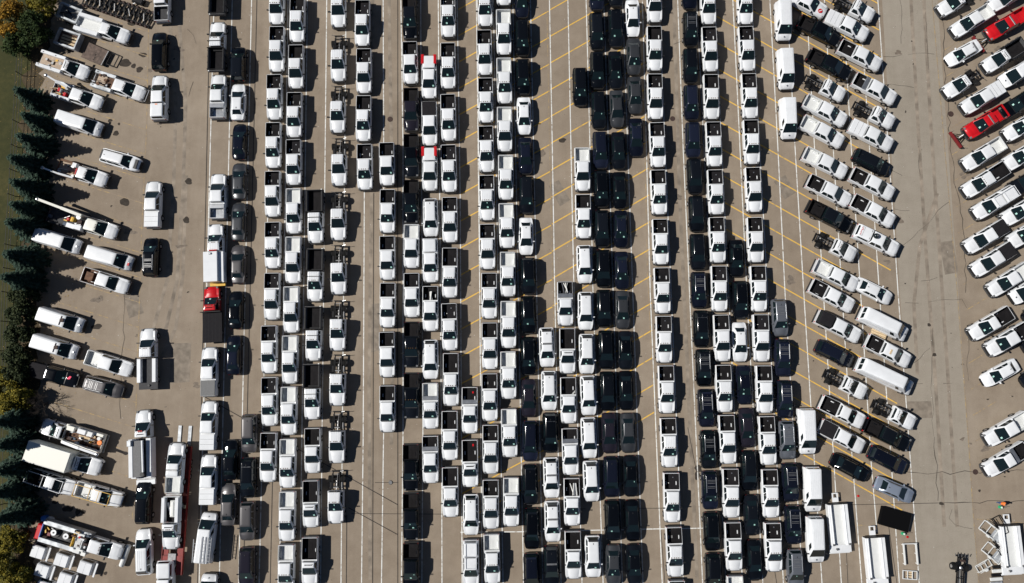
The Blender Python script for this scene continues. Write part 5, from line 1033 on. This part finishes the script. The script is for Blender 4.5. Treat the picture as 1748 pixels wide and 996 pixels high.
# ------------------------------------------------------------------ trees, shrubs, fence, litter
def spruce_mesh(seed, h=5.9, R=2.15):
    rnd = random.Random(seed); v, f = [], []
    def tri(*p):
        o = len(v); v.extend([tuple(q) for q in p]); f.append((o, o + 1, o + 2))
    lev = 21
    for i in range(lev):
        z0 = .25 + (h - .55) * (i / (lev - 1)) ** .92; r0 = R * (1 - (z0 / h)) ** .88 + .10; n = max(5, int(7 + 8 * r0 / R)); off = rnd.uniform(0, 6.28)
        for b in range(n):
            a = off + 2 * math.pi * b / n + rnd.uniform(-.22, .22); r = r0 * rnd.uniform(.72, 1.14); d = Vector((math.cos(a), math.sin(a), 0)); s = Vector((-d.y, d.x, 0)); zz = z0 + rnd.uniform(-.12, .12)
            P = lambda u: d * (r * u) + Vector((0, 0, zz + .10 * r * u - .22 * r * u * u))
            m = max(4, int(r * 6))
            for k in range(m):
                u = .18 + .82 * (k + .5) / m; c = P(u); ln = (.16 + .30 * r * (1 - u) ** .8 * .8) * rnd.uniform(.8, 1.2)
                for sg in (1, -1):
                    e = c + (s * sg * .8 + d * .65) * ln + Vector((0, 0, rnd.uniform(-.12, .02))); wv = d * (.10 + .04 * rnd.random())
                    tri(c - wv, c + wv, e); tri(c + wv * .2 + Vector((0, 0, .05)), c + wv * 1.6 + Vector((0, 0, .03)), e + d * .09 + Vector((0, 0, rnd.uniform(-.02, .08))))
            tri(P(.82) + s * .06, P(.82) - s * .06, P(1.08)); tri(P(.15) + s * .05, P(.15) - s * .05, P(.9))
    tri((-.05, 0, h - .5), (.05, 0, h - .5), (0, 0, h)); tri((0, -.05, h - .5), (0, .05, h - .5), (0, 0, h + .03))
    me = bpy.data.meshes.new("crown"); me.from_pydata(v, [], f); me.materials.append(M["spruce"]); return me
SP = [spruce_mesh(i) for i in range(4)]; trunk_me = MB().cyl((0, 0, 0), (0, 0, 5.2), .16, 8, .03).mesh("trunk", "bark")
nad = 498 + F * math.tan(TILT)
SPR = [(21, 150, 5.6, "blue spruce nearest the orange tree, first in the long spruce line"), (33, 193, 5.4, "blue spruce, second in the long line, behind the crane truck"), (26, 229, 5.9, "blue spruce, third in the long line, behind the roof-hatch van"), (11, 266, 6.3, "blue spruce, fourth in the long line"), (15, 309, 6.2, "blue spruce, fifth in the long line, behind the thin crane boom"),
       (14, 347, 6.0, "blue spruce, sixth in the long line"), (8, 377, 6.2, "blue spruce, seventh in the long line, behind the long bucket truck"), (4, 432, 6.3, "blue spruce, eighth in the long line, under the two slanted vans"), (0, 472, 6.5, "blue spruce ending the long line, above the dark hedge"),
       (-13, 722, 6.2, "blue spruce, first in the lower line, beside the cluttered bucket truck"), (-11, 762, 6.3, "blue spruce, second in the lower line, behind the box truck"), (-11, 806, 6.4, "blue spruce, third in the lower line, under the box truck"), (-15, 846, 6.3, "blue spruce, fourth in the lower line"), (-10, 890, 6.6, "blue spruce ending the lower line, beside the red drilling machine")]
for i, (tx, ty, h, lb) in enumerate(SPR):
    kf = h / (H - h); bx, by = (tx + kf * 874) / (1 + kf), (ty + kf * nad) / (1 + kf); c = at(bx, by)
    r = mkobj("spruce_tree", None, (c.x, c.y, 0), i * 1.7, label=lb, category="tree", group="blue spruces along the fence"); r.scale = (h / 5.9 * jit.uniform(.80, 1.0), h / 5.9 * jit.uniform(.80, 1.0), h / 5.9)
    mkobj("crown", SP[i % 4], parent=r); mkobj("trunk", trunk_me, parent=r)
def shrub(name, lb, cat, px, py, rx, ry, h, leaf, n, seed, limbs=5, ls=.16, lift=.35, group=None):
    """tapered trunk, limbs and a crown of leaf clumps with gaps"""
    rnd = random.Random(seed); c = at(px, py); r = mkobj(name, None, (c.x, c.y, 0), 0, label=lb, category=cat, group=group); tb = MB(); v, f = [], []
    tb.cyl((0, 0, 0), (0, 0, h * .55), max(.05, h * .03), 8, h * .015); cl = []
    for i in range(limbs * 4):
        a = rnd.uniform(0, 6.28); q = math.sqrt(rnd.random()) * .85; z = h * (lift + (1 - lift) * (1 - q * q) * rnd.uniform(.55, 1.0)); p = Vector((rx * q * math.cos(a), ry * q * math.sin(a), z)); cl.append(p)
        if i < limbs * 2: tb.cyl((0, 0, h * rnd.uniform(.1, .45)), p, .045, 5, .012)
    for i in range(n):
        p = rnd.choice(cl); s = rx * .30; u = Vector((rnd.gauss(0, 1), rnd.gauss(0, 1), rnd.gauss(0, .7))).normalized() * s * rnd.random() ** .45
        o = p + u; a = Vector((rnd.gauss(0, 1), rnd.gauss(0, 1), rnd.gauss(0, .5))).normalized(); b = a.cross(Vector((rnd.gauss(0, 1), rnd.gauss(0, 1), 1))).normalized(); l = ls * rnd.uniform(.6, 1.3)
        if o.z < .05: o.z = .05
        k0 = len(v); v.extend([tuple(o - a * l), tuple(o + b * l * .5), tuple(o + a * l), tuple(o - b * l * .5)]); f.append((k0, k0 + 1, k0 + 2, k0 + 3))
    mkobj("trunk", tb.mesh("trunk", "bark"), parent=r)
    if n:
        me = bpy.data.meshes.new("crown"); me.from_pydata(v, [], f); me.materials.append(M[leaf]); mkobj("crown", me, parent=r)
    return r
shrub("autumn_tree", "orange autumn tree in the top corner by the dump boxes", "tree", 38, 48, 2.5, 2.6, 4.6, "autumn", 5200, 1, 7)
shrub("green_tree", "green leafy tree between the orange tree and the dump boxes", "tree", 74, 62, 2.4, 2.5, 4.0, "greenleaf", 5000, 2, 7)
shrub("green_tree", "dark green tree below the orange autumn tree", "tree", 44, 84, 2.0, 1.6, 3.2, "greenleaf", 3600, 3, 6)
shrub("green_tree", "yellowish green tree at the top edge beside the orange tree", "tree", 88, 20, 2.0, 2.2, 3.6, "yellowgreen", 3200, 4, 6)
for i, (x, y, lb) in enumerate([(52, 507, "dark hedge bush touching the last spruce of the long line"), (48, 540, "dark hedge bush behind the upper roof-fan van"), (45, 575, "dark hedge bush between the two roof-fan vans"), (42, 608, "dark hedge bush behind the lower roof-fan van"), (40, 640, "dark hedge bush at the tail of the pink-taped pickup")]):
    shrub("hedge_bush", lb, "bush", x, y, 1.9, 1.7, 2.9, "darkhedge", 3600, 10 + i, 6, .17, .2, "dark hedge bushes")
for i, (x, y, rr, lb) in enumerate([(22, 655, 2.2, "yellow green bush below the dark hedge by the fence"), (30, 690, 2.3, "yellow green bush beside the bare shrub"), (50, 672, 1.6, "small yellow green bush tucked against the pink-taped pickup"), (30, 920, 2.0, "yellow green bush beside the first truck cap"), (22, 955, 2.2, "yellow green bush beside the second rank of truck caps"), (40, 985, 1.9, "yellow green bush at the bottom corner")]):
    shrub("yellow_bush", lb, "bush", x, y, rr, rr, 3.0, "yellowgreen", 3800, 30 + i, 6, .15, .2, "yellow green bushes")
# bare shrub whose twigs throw a lacy shadow
rnd = random.Random(5); c = at(78, 690); r = mkobj("bare_shrub", None, (c.x, c.y, 0), 0, label="bare leafless shrub throwing a lacy shadow below the pink-taped pickup", category="shrub"); tb = MB(); sh = MB()
def grow(p, d, l, rad, dep):
    e = p + d * l; (sh if dep > 1 else tb).cyl(p, e, rad, 4, rad * .65)
    if dep < 5:
        for _ in range(3): grow(e, (d + Vector((rnd.gauss(0, .5), rnd.gauss(0, .5), rnd.gauss(.05, .3)))).normalized(), l * rnd.uniform(.62, .85), rad * .62, dep + 1)
for _ in range(5): grow(Vector((rnd.uniform(-.4, .4), rnd.uniform(-.4, .4), 0)), Vector((rnd.gauss(0, .45), rnd.gauss(0, .45), 1)).normalized(), .85, .05, 0)
mkobj("trunk", tb.mesh("trunk", "twig"), parent=r); mkobj("twig_crown", sh.mesh("twig_crown", "twig"), parent=r, kind="stuff")
# wire fence
for nm, pts in (("upper part of the thin wire fence behind the dark hedge", [(42, 92), (40, 130), (22, 420), (17, 500), (12, 650)]), ("lower part of the thin wire fence by the yellow bushes", [(10, 700), (8, 860), (18, 996)])):
    r = mkobj("wire_fence", None, label=nm, category="fence"); P = [at(*p) for p in pts]
    for zz in (.5, 1.0, 1.5):
        mb = MB()
        for a, b in zip(P, P[1:]): mb.bar(a + Vector((0, 0, zz)), b + Vector((0, 0, zz)), .04)
        mkobj("wire_strand", mb.mesh("wire_strand", "wire"), parent=r)
    for a, b in zip(P, P[1:]):
        n = max(1, int((b - a).length / 3))
        for q in range(n): p = a.lerp(b, q / n); mkobj("post", MB().cyl((p.x, p.y, 0), (p.x, p.y, 1.7), .05, 6).mesh("post", "wire"), parent=r)
# leaves blown over the edge of the pavement
rnd = random.Random(9); v, f = [], []
for i in range(2600):
    y = rnd.uniform(-10, 1000); x = rnd.gauss(62, 20) if rnd.random() < .8 else rnd.uniform(20, 130); p = at(x, y); a = rnd.uniform(0, 6.28); l = rnd.uniform(.03, .085); k0 = len(v)
    for q in range(4): v.append((p.x + l * math.cos(a + q * 1.57) * (1 if q % 2 else .6), p.y + l * math.sin(a + q * 1.57) * (1 if q % 2 else .6), .02 + rnd.uniform(0, .02)))
    f.append((k0, k0 + 1, k0 + 2, k0 + 3))
me = bpy.data.meshes.new("fallen_leaves"); me.from_pydata(v, [], f); me.materials.append(M["litter"]); mkobj("fallen_leaves", me, kind="stuff", label="dry fallen leaves along the edge of the pavement")
